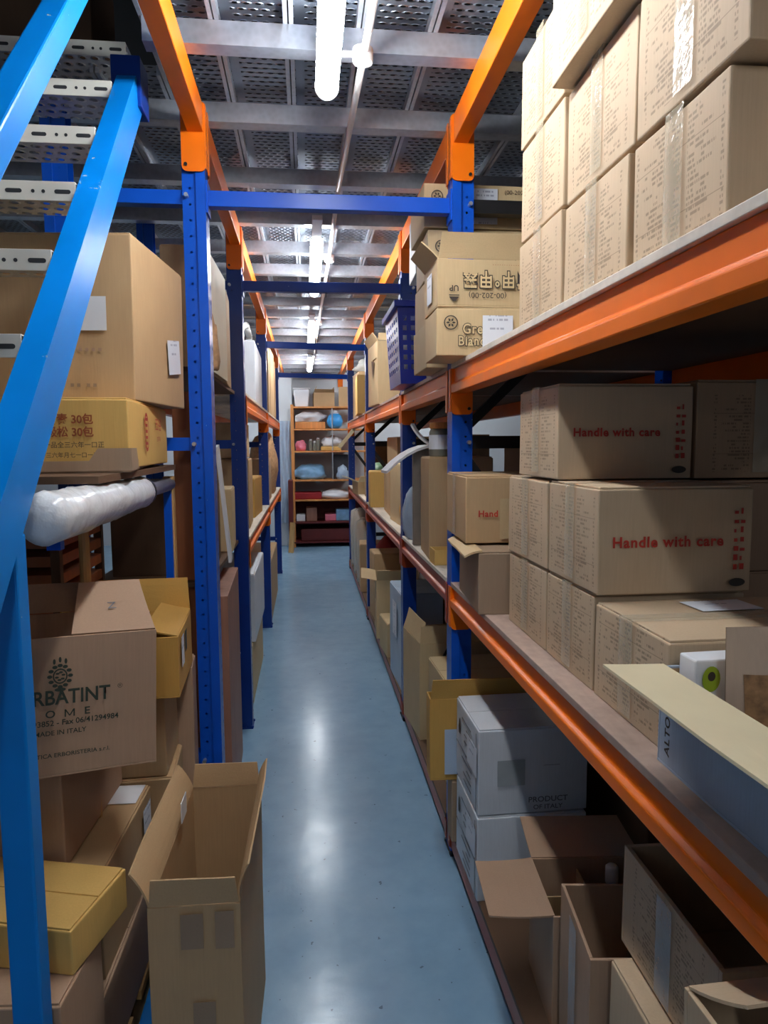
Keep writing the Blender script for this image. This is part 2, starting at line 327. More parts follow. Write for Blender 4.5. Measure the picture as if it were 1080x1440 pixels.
def carton(loc, w, d, h, rz=0, label='', mat='kraft', group=None, tape=None, stickers=(), flaps=True, tilt=(0,0), name='carton', amp=0.004, cat='carton', tapemat='tape', tapew=0.05):
    """closed carton standing with the centre of its base at loc; tape='x' runs along x over the top and down both ends"""
    SEED[0] += 1
    t = thing(name, label, cat, loc, rz, group, tilt)
    b = MB(); b.b.free(); b.b = shell(w, d, h, SEED[0], amp); b.build('body', mat, t, bevel=0.003)
    if flaps:
        g = 0.0015
        for s in (-1, 1):
            f = MB()
            if tape == 'y': f.box(min(s*g, s*(w/2-0.004)), max(s*g, s*(w/2-0.004)), -d/2+0.004, d/2-0.004, h, h+0.0045)
            else: f.box(-w/2+0.004, w/2-0.004, min(s*g, s*(d/2-0.004)), max(s*g, s*(d/2-0.004)), h, h+0.0045)
            f.jit(0.0012, SEED[0]); f.build('top_flap', mat, t, bevel=0.0012)
    if tape:
        q = tapew/2; o = 0.0055; m = MB(); e = amp*0.9+0.0012
        if tape == 'x':
            m.quad((-w/2-e,-q,h+o),(w/2+e,-q,h+o),(w/2+e,q,h+o),(-w/2-e,q,h+o))
            for s in (-1, 1): m.quad((s*(w/2+e),-q,h*0.06),(s*(w/2+e),q,h*0.06),(s*(w/2+e),q,h+o),(s*(w/2+e),-q,h+o))
        else:
            m.quad((-q,-d/2-e,h+o),(q,-d/2-e,h+o),(q,d/2+e,h+o),(-q,d/2+e,h+o))
            for s in (-1, 1): m.quad((-q,s*(d/2+e),h*0.06),(q,s*(d/2+e),h*0.06),(q,s*(d/2+e),h+o),(-q,s*(d/2+e),h+o))
        m.build('tape_strip', tapemat, t)
    for st in stickers: sticker(t, st[0], w, d, h, *st[1:], off=amp+0.0035)
    return t
def flap_mesh(length, width, th=0.004, curl=0.0, trim=0.0, seed=0):
    """a flap hinged on local y=0 along x, reaching +y"""
    m = MB(); n = 5; top = []; bot = []
    for j in range(n+1):
        k = j/n; y = width*k; z = curl*width*k*k; hw = length/2 - trim*k
        row = []
        for i in range(5):
            x = -hw + 2*hw*i/4; wob = noise.noise(Vector((x*6+seed, y*6, seed)))*0.006*k
            row.append((x, y, z+wob))
        top.append([m.b.verts.new((a, b_, c+th/2)) for a, b_, c in row]); bot.append([m.b.verts.new((a, b_, c-th/2)) for a, b_, c in row])
    for j in range(n):
        for i in range(4):
            m.b.faces.new((top[j][i], top[j][i+1], top[j+1][i+1], top[j+1][i])); m.b.faces.new((bot[j][i], bot[j+1][i], bot[j+1][i+1], bot[j][i+1]))
    for L in (0, n):
        for i in range(4): m.b.faces.new((top[L][i], bot[L][i], bot[L][i+1], top[L][i+1]))
    for j in range(n):
        for i in (0, 4): m.b.faces.new((top[j][i], top[j+1][i], bot[j+1][i], bot[j][i]))
    return m
def open_carton(loc, w, d, h, rz=0, label='', mat='kraft', inside=None, flaps=(), group=None, stickers=(), tilt=(0,0), name='open_carton', th=0.005, cat='carton', tapeface=None):
    """open-topped carton; flaps = (side, angle, width[, curl]): angle 0 lies shut across the opening, 90 stands up, 180 points outward, 250 hangs down"""
    SEED[0] += 1
    t = thing(name, label, cat, loc, rz, group, tilt)
    m = MB(); m.box(-w/2, w/2, -d/2, d/2, 0, th)
    m.box(-w/2, w/2, -d/2, -d/2+th, th, h); m.box(-w/2, w/2, d/2-th, d/2, th, h)
    m.box(-w/2, -w/2+th, -d/2+th, d/2-th, th, h); m.box(w/2-th, w/2, -d/2+th, d/2-th, th, h)
    bmesh.ops.subdivide_edges(m.b, edges=m.b.edges, cuts=3, use_grid_fill=True); m.jit(0.003, SEED[0], 4)
    m.build('body', mat, t, bevel=0.0012)
    for fl in flaps:
        side, ang, fw = fl[:3]; curl = fl[3] if len(fl) > 3 else 0.08
        ln = (w if side[1] == 'y' else d) - 0.006
        o = flap_mesh(ln, fw, 0.004, curl, 0.006, SEED[0]+len(side)).build('flap', fl[4] if len(fl) > 4 else mat, t)
        rzf = {'-y': 0, '+x': PI/2, '+y': PI, '-x': -PI/2}[side]
        o.rotation_euler = (Euler((0,0,rzf)).to_matrix() @ Euler((R(ang),0,0)).to_matrix()).to_euler()
        o.location = {'-y': (0,-d/2+th/2,h+0.002), '+y': (0,d/2-th/2,h+0.002), '-x': (-w/2+th/2,0,h+0.002), '+x': (w/2-th/2,0,h+0.002)}[side]
    for st in stickers: sticker(t, st[0], w, d, h, *st[1:], off=0.0045)
    if tapeface:
        q = 0.026; m = MB()
        if tapeface == '-x': m.quad((-w/2-0.0045,-q,0.01),(-w/2-0.0045,q,0.01),(-w/2-0.0045,q,h*0.98),(-w/2-0.0045,-q,h*0.98))
        else: m.quad((-q,-d/2-0.0045,0.01),(q,-d/2-0.0045,0.01),(q,-d/2-0.0045,h*0.98),(-q,-d/2-0.0045,h*0.98))
        m.build('tape_strip', 'tapeb', t)
    return t
def corner(x, y, w, d, rz=0, right=False):
    """centre of a carton whose near-left (or near-right) bottom corner stands at x, y"""
    v = Vector(((-w/2) if right else (w/2), d/2)); c, s = math.cos(rz), math.sin(rz)
    return x + v.x*c - v.y*s, y + v.x*s + v.y*c
def blob(name, label, cat, loc, dims, mat, seed=0, amp=0.25, group=None, rz=0, sub=3, flat=True, parent=None):
    """a soft, crumpled thing resting on its base"""
    b = bmesh.new(); bmesh.ops.create_icosphere(b, subdivisions=sub, radius=1.0)
    for v in b.verts:
        k = 1 + amp*noise.noise(v.co*1.7 + Vector((seed*3.7, seed, 0))) + amp*0.5*noise.noise(v.co*4.5 + Vector((seed, seed*2.2, 5)))
        q = v.co*k
        if flat and q.z < -0.6: q.z = -0.6
        v.co = Vector((q.x*dims[0]/2, q.y*dims[1]/2, (q.z+(0.6 if flat else 1))*dims[2]/(1.6 if flat else 2)))
    m = MB(); m.b.free(); m.b = b
    o = m.build(name, mat, parent, smooth=True); o.location = loc; o.rotation_euler.z = rz
    if not parent: tag(o, label, cat, group)
    return o

# ================================================================ SETTING
m = MB(); m.quad((-4.2,-3.2,0),(4.2,-3.2,0),(4.2,11.3,0),(-4.2,11.3,0)); struct(m.build('floor', 'floor'))
m = MB(); m.box(-4.2,4.2,10.85,11.4,0,4.6); struct(m.build('wall_far', 'wall'))
m = MB(); m.box(-4.3,-4.2,-3.2,11.3,0,4.6); struct(m.build('wall_left', 'darkwall'))
m = MB(); m.box(4.2,4.3,-3.2,11.3,0,4.6); struct(m.build('wall_right', 'darkwall'))
m = MB(); m.box(-4.3,4.3,-3.3,11.4,4.6,4.7); struct(m.build('ceiling_roof', 'darkwall'))
m = MB(); m.box(-0.40,-0.2,10.42,10.85,0,2.58); struct(m.build('trim_1', 'wall', bevel=0.01))      # white pillar at the end of the aisle

# the mezzanine deck over the aisle: galvanised joists and perforated planks
ceil = D.objects.new('ceiling', None); COL.objects.link(ceil); struct(ceil)
ZD = 2.645
for i in range(-9, 10):
    x0 = i*0.2 - 0.03
    y0, y1 = (-1.2, 10.84)
    if x0 < -0.5: y0 = 2.35                       # the stairwell opening
    if x0 < -1.7 or x0 > 1.75: continue
    ml = MB()
    ml.quad((x0+0.002,y0,ZD+0.03),(x0+0.198,y0,ZD+0.03),(x0+0.198,y1,ZD+0.03),(x0+0.002,y1,ZD+0.03))
    o = ml.build('deck_plank', 'plank', ceil)
    e = MB()
    for xa in (x0+0.002, x0+0.186): e.box(xa, xa+0.012, y0, y1, ZD, ZD+0.031)
    e.build('plank_lip', 'galv', o)
jy = [-0.95,-0.45,0.05,0.55,1.05,1.55,2.04,2.50,3.05,3.58,4.1,4.6,5.1,5.6,6.1,6.6,7.1,7.6,8.1,8.6,9.1,9.6,10.1,10.6]
for y in jy:
    e = MB(); x0 = -1.75 if y > 2.3 else -0.42
    e.box(x0, 1.9, y, y+0.004, 2.582, ZD); e.box(x0, 1.9, y+0.004, y+0.055, 2.582, 2.586); e.box(x0, 1.9, y+0.004, y+0.055, ZD-0.004, ZD); e.box(x0, 1.9, y+0.051, y+0.055, 2.586, 2.598)
    e.build('joist', 'galv', ceil)

# ================================================================ RACKING
POSN = {2.42: 'first', 3.68: 'second', 5.9: 'third', 8.4: 'fourth'}
def rack_frame(x, y, s, depth, label, mat='post', braces='blue', top=2.575, rear_top=2.575, rear_mat=None):
    """upright frame: front post at the aisle (front face x), rear post, ties between them; s=+1 aisle lies to +x (left racks)"""
    t = thing('rack_frame', label, 'rack upright', (x, y, 0))
    def post(xf, sgn, zt, mat):
        p = MB()
        X = lambda a: -sgn*a
        def bx(a0, a1, y0, y1): p.box(min(X(a0), X(a1)), max(X(a0), X(a1)), y0, y1, 0.006, zt)
        bx(0, 0.0025, -0.04, 0.04)
        for k in (-1, 1):
            bx(0.0025, 0.03, min(k*0.04, k*0.0375), max(k*0.04, k*0.0375))
            bx(0.0275, 0.03, min(k*0.0375, k*0.029), max(k*0.0375, k*0.029))
            bx(0.03, 0.074, min(k*0.029, k*0.0315), max(k*0.029, k*0.0315))
        o = p.build('front_post' if xf == 0 else 'rear_post', mat, t, loc=(xf, 0, 0))
        f = MB(); f.box(-0.09 if sgn > 0 else -0.004, 0.004 if sgn > 0 else 0.09, -0.05, 0.05, 0, 0.006)
        for yy in (-0.045, 0.045): f.cyl((-0.0 if sgn > 0 else 0.0, yy, 0.006), (0, yy, 0.016), 0.007, 8)
        f.build('foot_plate', braces, o); return o
    post(0, s, top, mat); post(-s*depth, -s, rear_top, rear_mat or mat)
    for z in (0.41, 1.505, 2.3):
        b = MB(); b.box(min(-s*0.04, -s*(depth-0.04)), max(-s*0.04, -s*(depth-0.04)), -0.022, 0.022, z-0.022, z+0.022); o = b.build('frame_tie', braces, t)
        n = MB(); n.cyl((-s*0.06,-0.05,z),(-s*0.06,-0.02,z),0.007,8); n.build('bolt', 'bolt', o)
    for k, (z0, z1) in enumerate(((0.46, 1.46), (1.55, 2.25)) if s < 0 else ()):
        b = MB(); b.bar((-s*0.05, 0, z0 if k else z1), (-s*(depth-0.05), 0, z1 if k else z0), 0.03, 0.03, (0,1,0)); b.build('frame_diagonal', braces, t)
    return t
RY = [-0.15, 2.42, 3.68, 5.9, 8.4]; LY = [2.42, 3.68, 5.75, 8.2]
XR, XL = 0.50, -0.31
lab_r = ['blue rack upright behind the right-hand list cartons', 'blue rack upright on the right below the orange connector, beside the upside-down cartons', 'blue rack upright on the right with a torn white flap hanging in front of it',
         'blue rack upright far along the right side with a white sticker on it', 'last narrow blue rack upright on the right beside the end shelves']
lab_l = ['tall bright blue perforated rack upright on the left behind the open floor carton', 'dark blue rack upright standing clear on the floor on the left, second from the camera', 'third blue rack upright on the left by the white box on the upper shelf', 'fourth blue rack upright on the left near the pillar', 'last blue rack upright on the left in front of the white pillar']
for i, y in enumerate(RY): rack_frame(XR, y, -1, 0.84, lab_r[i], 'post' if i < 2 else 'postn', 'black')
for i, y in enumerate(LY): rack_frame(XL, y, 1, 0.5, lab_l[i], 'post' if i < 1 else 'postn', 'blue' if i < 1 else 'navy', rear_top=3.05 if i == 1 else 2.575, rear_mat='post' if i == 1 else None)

def beam(xf, s, ya, yb, zt, hh, label, mat='orange', drop=0.208, conn=True, ledge=False):
    """box beam along the aisle; xf is the aisle face"""
    t = thing('rack_beam', label, 'rack beam', (xf, (ya+yb)/2, zt-hh)); L = (yb-ya)/2-0.001
    X = lambda a: -s*a
    if ledge: pr = [(X(0.006), hh), (X(0.05), hh), (X(0.05), 0), (X(-0.006), 0), (X(-0.006), hh*0.34), (X(-0.002), hh*0.38), (X(0.006), hh*0.44)]
    else: pr = [(X(0), hh), (X(0.05), hh), (X(0.05), 0), (X(0), 0)]
    b = MB(); b.prism(pr, 'y', -L, L); b.build('beam', mat, t, bevel=0.0025)
    if conn:
        for k in (-1, 1):
            c = MB(); y0 = k*(L-0.001); y1 = k*(L-0.006)
            x0, x1 = sorted((X(-0.004), X(0.070)))
            z0 = hh-drop; r = 0.016; pts = [(x0, hh+0.002), (x0, z0+r)] + [(x0+r-r*math.cos(a*PI/8), z0+r-r*math.sin(a*PI/8)) for a in range(1, 4)] + [(x0+r, z0), (x1-r, z0)] + [(x1-r+r*math.sin(a*PI/8), z0+r-r*math.cos(a*PI/8)) for a in range(1, 4)] + [(x1, z0+r), (x1, hh+0.002)]
            c.prism(pts, 'y', min(y0, y1), max(y0, y1)); xa = X(-0.004); c.box(min(xa, xa-s*0.003*-1), max(xa, xa+s*0.003), min(k*L, k*(L+0.03)) , max(k*L, k*(L+0.03)), z0+0.01, hh)
            o = c.build('end_connector', mat, t)
            n = MB(); n.cyl((X(0.057), k*(L-0.012), z0+0.02), (X(0.057), k*(L+0.002), z0+0.02), 0.0055, 10); n.build('bolt_head', 'black', o)
    return t
def bays(ys): return list(zip(ys, ys[1:]))
ordn = ['nearest', 'second', 'third', 'fourth', 'fifth']
bayR = ['nearest bay on the right, in front of the first upright', 'narrow second bay on the right', 'third bay on the right', 'fourth bay on the right', 'last bay on the right']
RYb = RY
for i, (a, b) in enumerate(bays(RYb)):
    ya, yb = a+0.042, b-0.042
    beam(XR, -1, ya, yb, 2.58, 0.088, 'orange top beam carrying the metal deck over the %s' % bayR[i])
    beam(XR, -1, ya, yb, 1.755, 0.083, 'orange upper shelf beam of the %s' % bayR[i], ledge=True, drop=0.155)
    beam(XR, -1, ya, yb, 1.0, 0.072, '%s lower shelf beam of the %s' % ('orange' if i == 0 else 'worn rust-orange', bayR[i]), 'orange' if i == 0 else 'rust', ledge=True, drop=0.155)
    beam(XR, -1, ya, yb, 0.1, 0.07, 'rust-red beam just above the floor in the %s' % bayR[i], 'rust', drop=0.075)
    for zt, hh in ((1.755, 0.08), (1.0, 0.07), (0.1, 0.07), (2.58, 0.088)):
        beam(XR+0.84, 1, ya, yb, zt, hh, 'rear beam at %.1f m height behind the goods of the %s' % (zt, bayR[i]), 'orange', conn=False)
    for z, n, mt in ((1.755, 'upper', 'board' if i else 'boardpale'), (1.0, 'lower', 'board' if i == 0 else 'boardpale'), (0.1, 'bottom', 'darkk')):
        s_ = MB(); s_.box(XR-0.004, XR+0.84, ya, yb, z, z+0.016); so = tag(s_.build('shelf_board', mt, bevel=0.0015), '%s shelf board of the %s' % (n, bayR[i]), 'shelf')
        s_ = MB(); s_.box(XR+0.056, XR+0.784, ya+0.004, yb-0.004, z-0.003, z); s_.build('underside', 'darkk', so)  # brown ply face, its colour darkened to stand in for the shade beneath
LYb = [-0.15] + LY
bayL = ['open bay beside the stair on the left', 'narrow bay between the first two uprights on the left', 'bay after the second upright on the left', 'bay after the third upright on the left', 'farthest bay on the left']
for i, (a, b) in enumerate(bays(LYb)):
    ya, yb = a+0.042, b-0.042
    beam(XL, 1, ya, yb, 2.58, 0.088, 'orange top beam carrying the deck over the %s' % bayL[i])
    if i == 0: continue
    if i == 1:
        for z, n in ((1.755, 'upper'), (1.0, 'lower')):
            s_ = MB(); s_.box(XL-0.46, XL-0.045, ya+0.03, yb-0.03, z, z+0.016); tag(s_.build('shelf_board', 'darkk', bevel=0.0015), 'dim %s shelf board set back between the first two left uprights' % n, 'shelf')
            for yy in (ya, yb): pass
        continue
    for zt, hh, n in ((1.755, 0.083, 'upper'), (1.0, 0.072, 'lower')):
        beam(XL, 1, ya, yb, zt, hh, 'orange %s shelf beam of the %s' % (n, bayL[i]), ledge=True, drop=0.155)
        beam(XL-0.5, -1, ya, yb, zt, hh, 'rear %s beam behind the goods of the %s' % (n, bayL[i]), conn=False)
        s_ = MB(); s_.box(XL-0.5, XL+0.003, ya, yb, zt, zt+0.016); tag(s_.build('shelf_board', 'boardpale' if i > 1 else 'board', bevel=0.0015), '%s shelf board of the %s' % (n, bayL[i]), 'shelf')
beam(XL, 1, 8.242, 10.84, 2.58, 0.088, 'orange top beam from the last left upright to the end wall'); beam(XR, -1, 8.442, 10.84, 2.58, 0.088, 'orange top beam from the last right upright to the end wall')
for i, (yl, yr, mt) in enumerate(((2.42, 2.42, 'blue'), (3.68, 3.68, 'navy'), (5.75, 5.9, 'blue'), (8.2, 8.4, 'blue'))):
    t = thing('cross_tie', ['bright blue tie bar across the aisle from the first left upright', 'dark blue tie bar across the aisle, second from the camera', 'thin blue tie bar across the aisle, third from the camera', 'farthest blue tie bar across the aisle'][i], 'tie bar', (0, 0, 0))
    b = MB(); b.bar((XL+0.005, yl, 2.3), (XR-0.005, yr, 2.3), 0.04, 0.05); b.build('bar', mt, t, bevel=0.002)
    for x, y in ((XL+0.0035, yl), (XR-0.0035, yr)):
        b = MB(); b.box(x-0.003, x+0.003, y-0.036, y+0.036, 2.25, 2.35); b.build('end_plate', mt, t)

# ================================================================ LAMPS AND CONDUIT
def tube_lamp(x, ya, yb, z, label, mat='tube', ribs=True, top=2.584):
    t = thing('tube_lamp', label, 'ceiling lamp', (x, (ya+yb)/2, z)); L = (yb-ya)/2
    b = MB(); n = 28; N = 70 if ribs else 8
    rings = []
    for j in range(N+1):
        y = -L + 2*L*j/N; r = 0.031 + (0.0012 if j % 2 else 0)
        rings.append([b.b.verts.new((r*math.cos(2*PI*i/n), y, r*math.sin(2*PI*i/n))) for i in range(n)])
    for p, q in zip(rings, rings[1:]):
        for i in range(n): b.b.faces.new((p[i], p[(i+1)%n], q[(i+1)%n], q[i]))
    b.build('tube', mat, t, smooth=True)
    for s in (-1, 1):
        c = MB(); pr = [(0.034, 0), (0.034, 0.012), (0.03, 0.024), (0.02, 0.032), (0.008, 0.035)]
        c.lathe(pr, 24); o = c.build('end_cap', 'plastic', t, smooth=True); o.rotation_euler = (R(-90)*s, 0, 0); o.location = (0, s*L, 0)
    b = MB(); b.box(-0.024, 0.024, -L-0.28, L, 0.031, 0.055); b.build('batten', 'lampbody', t, bevel=0.003)
    for y in (-L*0.6, L*0.6):
        h = MB(); h.box(-0.01, 0.01, y-0.01, y+0.01, 0.055, top-z); h.build('hanger', 'lampbody', t)
for k, (ya, yb) in enumerate(((0.92,2.06), (3.62,4.72), (6.0,7.05), (8.45,9.5), (-1.6,-0.45))):
    tube_lamp(0.074-0.006*(k % 4), ya, yb, 2.5, ['bright ribbed tube lamp nearest the viewpoint, over the aisle', 'second tube lamp over the aisle, crossed by the dark blue tie bar', 'third tube lamp over the aisle', 'farthest tube lamp over the aisle', 'tube lamp over the aisle behind the viewpoint'][k])
k = 0
for x, s in ((2.6, 'right'), (-2.6, 'left')):  # tubes added as ambient fill beyond the racks
    for ya, n in ((-0.6, 'near'), (3.0, 'middle'), (6.6, 'far')):
        tube_lamp(x, ya, ya+1.15, 2.5, 'added %s fill tube, unseen beyond the racks on the %s' % (n, s), 'tubefill', False, 4.6)
tube_lamp(-1.25, 9.0, 10.2, 2.5, 'added unseen fill tube brightening the far end, left of the aisle'); tube_lamp(1.7, 9.2, 10.4, 2.5, 'added unseen fill tube brightening the far end, right of the aisle')  # pair of tubes added only to brighten the dim far end
t = thing('conduit', 'white cable conduit running under the deck beside the tube lamps', 'conduit', (0,0,0))
pts = [(0.205,-1.0,2.566),(0.185,1.2,2.566),(0.178,1.9,2.566),(0.15,3.05,2.566),(0.148,4.13,2.566),(0.125,6.2,2.566),(0.1,9.5,2.566)]
b = MB()
for p, q in zip(pts, pts[1:]): b.cyl(p, q, 0.0105, 12)
b.build('pipe', 'pvc', t, smooth=True)
for x, y in ((0.172,2.02),(0.148,4.13),(0.124,6.25),(0.1,8.4)):
    b = MB(); b.lathe([(0.026,-0.022),(0.028,-0.018),(0.028,0.014)], 18, (x,y,2.566)); b.cyl((x,y,2.566),(0.085,y,2.566),0.008,10); b.build('junction_box', 'pvc', t)

# ================================================================ STAIR ON THE LEFT
st = thing('staircase', 'steep bright blue steel stair with perforated treads on the left', 'stair', (0,0,0))
sl = 1.09; ang = math.atan(sl)
def stringer(x0, x1):
    zl = lambda y: 1.415 + sl*(y-1.078)
    dy = 0.13
    pts = [(-0.22, zl(-0.22)), (2.085, zl(2.085)), (2.085+0.02, zl(2.085)), (2.21, zl(2.21-dy)), (-0.1, zl(-0.1-dy) if zl(-0.1-dy) > 0 else 0.0), (-0.22, 0.0)]
    m = MB(); m.prism(pts, 'x', x0, x1); return m.build('stringer', 'bright', st, bevel=0.004)
stringer(-0.50, -0.45); stringer(-1.22, -1.17)
b = MB(); b.box(-0.508, -0.459, 1.145, 1.19, 0.006, 1.36); b.build('support_post', 'bright', st, bevel=0.004)
b = MB(); b.box(-0.52, -0.445, 1.13, 1.2, 0, 0.006); b.build('base_plate', 'bright', st)
for i in range(-7, 6):
    y, z = 1.332+0.176*i, 1.70+0.193*i
    p = MB(); p.quad((-1.17,y+0.002,z-0.004),(-0.5,y+0.002,z-0.004),(-0.5,y+0.225,z-0.004),(-1.17,y+0.225,z-0.004)); o = p.build('tread', 'tread', st)
    n = MB(); n.box(-1.168,-0.502,y-0.003,y,z-0.042,z); n.box(-1.168,-0.502,y,y+0.04,z-0.003,z); n.build('nosing', 'nosing', o, bevel=0.001)
    s_ = MB(); x = -0.53; k = 0
    while x > -1.12:
        if k % 2 == 0:
            r = 0.0045; pts = [(x-0.013+r*math.cos(a), z-0.022+r*math.sin(a)) for a in [PI/2+PI*j/6 for j in range(7)]] + [(x+0.013+r*math.cos(a), z-0.022+r*math.sin(a)) for a in [-PI/2+PI*j/6 for j in range(7)]]
            s_.prism(pts, 'y', y-0.0036, y-0.0028)
        else:
            for dx in (-0.011, 0.011): s_.cyl((x+dx, y-0.0036, z-0.022), (x+dx, y-0.0028, z-0.022), 0.004, 10)
        x -= 0.052; k += 1
    s_.build('slots', 'darkslot', o)
b = MB(); zr = lambda y: 2.411 + sl*(y-1.587)
b.bar((-0.475, 0.2, zr(0.2)), (-0.475, 2.2, zr(2.2)), 0.05, 0.05, (0,0,1)); b.build('handrail', 'bright', st, bevel=0.004)
for y in (0.35,):
    b = MB(); b.box(-0.495,-0.455,y,y+0.04, 1.415+sl*(y-1.078)-0.02, zr(y)); b.build('baluster', 'bright', st)
b = MB(); b.box(-0.52,-0.44,2.1,2.2,2.44,2.575); b.build('landing_bracket', 'navy', st, bevel=0.003)

# ================================================================ RIGHT, UPPER SHELF
ZU, ZL, ZB = 1.771, 1.016, 0.116
G1 = 'list-printed cartons stacked on the upper right shelf'
def listbox(x, y0, y1, z, h, label, group, mat='lst', L=0.31, rz=0, hwc=True, flaps=True):
    w, d = L, (y1-y0)-0.004
    return carton((x+w/2, (y0+y1)/2, z), w, d, h, rz, label, mat, group, 'x', (), flaps, tapemat='tape')
for y0, y1, z, h, x, lb in (
    (1.45,1.74,ZU,0.213,0.535,'list-printed carton at the bottom of the far stack on the upper right shelf'),
    (1.448,1.735,ZU+0.220,0.215,0.537,'list-printed carton in the middle of the far stack on the upper right shelf'),
    (1.45,1.738,ZU+0.441,0.205,0.535,'list-printed carton on top of the far stack on the upper right shelf, under the deck'),
    (1.145,1.432,ZU,0.205,0.535,'list-printed carton at the bottom of the middle stack on the upper right shelf'),
    (1.13,1.43,ZU+0.212,0.215,0.538,'list-printed carton in the middle of the middle stack on the upper right shelf'),
    (1.10,1.425,ZU+0.434,0.21,0.500,'list-printed carton jutting towards the aisle on top of the middle stack, its dark underside showing'),
    (0.862,1.125,ZU,0.198,0.535,'nearest list-printed carton standing on the upper right shelf board'),
    (0.82,1.112,ZU+0.205,0.21,0.53,'nearest list-printed carton of the second layer, with a bright lamp glare on its tape')):
    listbox(x, y0, y1, z, h, lb, G1, flaps=False)
carton((1.0,0.60,ZU),0.48,0.26,0.27,0,'plain brown carton end at the right edge, beside the nearest list cartons','pink',None,None,flaps=False)
carton((1.02,0.58,ZU+0.276),0.48,0.26,0.2,R(2),'plain brown carton at the top right corner of the picture','kraft',None,None,flaps=False)

# upside-down printed cartons jutting over the shelf edge just before the first right upright
def outlined(t, s, size, loc, rot, wide=1.0):
    words(t, s, size, 'darkink', loc, rot, wide, 0.075, 1.15)
    off = Euler(rot).to_matrix() @ Vector((0,0,0.0006))
    words(t, s, size, 'paleink', (loc[0]+off.x, loc[1]+off.y, loc[2]+off.z), rot, wide, 0.02, 1.15)
def rosette(t, face, w, d, h, u, v, r):
    m = MB(); n = 20
    for i in range(n):
        a0, a1 = 2*PI*i/n, 2*PI*(i+1)/n
        m.quad((r*math.cos(a0), r*math.sin(a0), 0), (r*math.cos(a1), r*math.sin(a1), 0), (r*0.85*math.cos(a1), r*0.85*math.sin(a1), 0), (r*0.85*math.cos(a0), r*0.85*math.sin(a0), 0))
    for i in range(6):
        a = 2*PI*i/6; p = Vector((math.cos(a), math.sin(a), 0)); q = Vector((-p.y, p.x, 0))
        m.quad(p*r*0.15, p*r*0.4+q*r*0.16, p*r*0.68, p*r*0.4-q*r*0.16)
    o = m.build('printed_emblem', 'darkink', t); o.location = on_face(face, w, d, h, u, v, 0.006); o.rotation_euler = FACE[face]
w, d, h = 0.46, 0.22, 0.142
cx, cy = corner(0.402, 2.15, w, d, R(-1))
t = carton((cx, cy, ZU), w, d, h, R(-1), 'lower printed tan carton with outlined name and paper label, jutting over the shelf edge', 'tan', None, None, (('-y',-0.04,0.0,0.095,0.1),), True)
f = FACE['-y']; rosette(t, '-y', w, d, h, -0.186, 0.028, 0.022)
outlined(t, 'Green', 0.042, on_face('-y', w, d, h, -0.098, 0.008, 0.006), f, 0.85); outlined(t, 'Bianda', 0.04, on_face('-y', w, d, h, -0.112, -0.028, 0.006), f, 0.85); outlined(t, 'o', 0.04, on_face('-y', w, d, h, 0.035, 0.0, 0.006), f)
cx, cy = corner(0.406, 2.15, w, d, R(1))
t = open_carton((cx, cy, ZU+0.148), w, d, h, R(1), 'upper printed tan carton turned upside down with its near flap raised and an UP arrow', 'tan', flaps=(('-y',104,0.075),('-x',130,0.07)), stickers=(('-y',0.085,-0.02,0.08,0.085),('-x',0.0,0.0,0.075,0.09)))
up = (R(90), R(180), 0)
words(t, 'UP', 0.024, 'darkink', on_face('-y', w, d, h, -0.18, -0.016, 0.006), (R(90), R(180), 0), 1, 0.02)
m = MB(); m.quad((-0.016,0,0),(0.016,0,0),(0.004,-0.014,0),(-0.004,-0.014,0)); m.quad((-0.016,0.006,0),(0.016,0.006,0),(0.016,0.003,0),(-0.016,0.003,0)); o = m.build('printed_arrow', 'darkink', t); o.location = on_face('-y', w, d, h, -0.18, -0.042, 0.006); o.rotation_euler = FACE['-y']
outlined(t, '栗甜甲°甲翠', 0.056, on_face('-y', w, d, h, -0.02, 0.014, 0.006), (R(90), R(180), 0), 0.82)
words(t, '(00-202-00)', 0.023, 'darkink', on_face('-y', w, d, h, -0.075, -0.036, 0.006), (R(90), R(180), 0), 1.1)
words(t, '- - - - - - - - - - - - - - - - -', 0.012, 'goldink', on_face('-y', w, d, h, 0.0, 0.056, 0.006), f)
# stack behind the upright
zz = ZU; hs = (0.155, 0.155, 0.155, 0.15)
nm = ['bottom tan carton hidden behind the upside-down cartons on the right upper shelf', 'second tan carton of the stack behind the first right upright', 'third tan carton with a round emblem, behind the first right upright', 'top tan carton with a round emblem and paper label behind the orange connector']
for k in range(4):
    w, d = 0.5, 0.3; cx, cy = corner(0.43+(0.0, 0.012, 0.006, -0.008)[k], 2.49, w, d, R((0,1,-1,0.5)[k]))
    t = carton((cx, cy, zz), w, d, hs[k], R((0,1,-1,0.5)[k]), nm[k], 'tan', None, None, (('-y',-0.035,0.0,0.09,0.12),) if k == 3 else (), False)
    if k >= 2:
        rosette(t, '-y', w, d, hs[k], -0.205, 0.03 if k == 3 else 0.02, 0.021)
        outlined(t, '目序、甲' if k == 3 else '田甲翠', 0.052, on_face('-y', w, d, hs[k], 0.13, -0.012 if k == 3 else -0.03, 0.006), f, 0.85); words(t, '(00-202', 0.02, 'darkink', on_face('-y', w, d, hs[k], 0.07, 0.05, 0.006), f, 1.1)
    zz += hs[k]+0.006
# silvery wrapped and white cartons farther along that stack
carton((0.71,2.94,ZU),0.36,0.24,0.40,R(2),'plastic-wrapped carton standing behind the emblem cartons on the upper right shelf','white',None,'x',flaps=False)
carton((0.63,2.945,ZU+0.41),0.36,0.22,0.25,R(-2),'white carton with dark seams on top of the wrapped carton, above the blue basket','white',None,None,flaps=False)
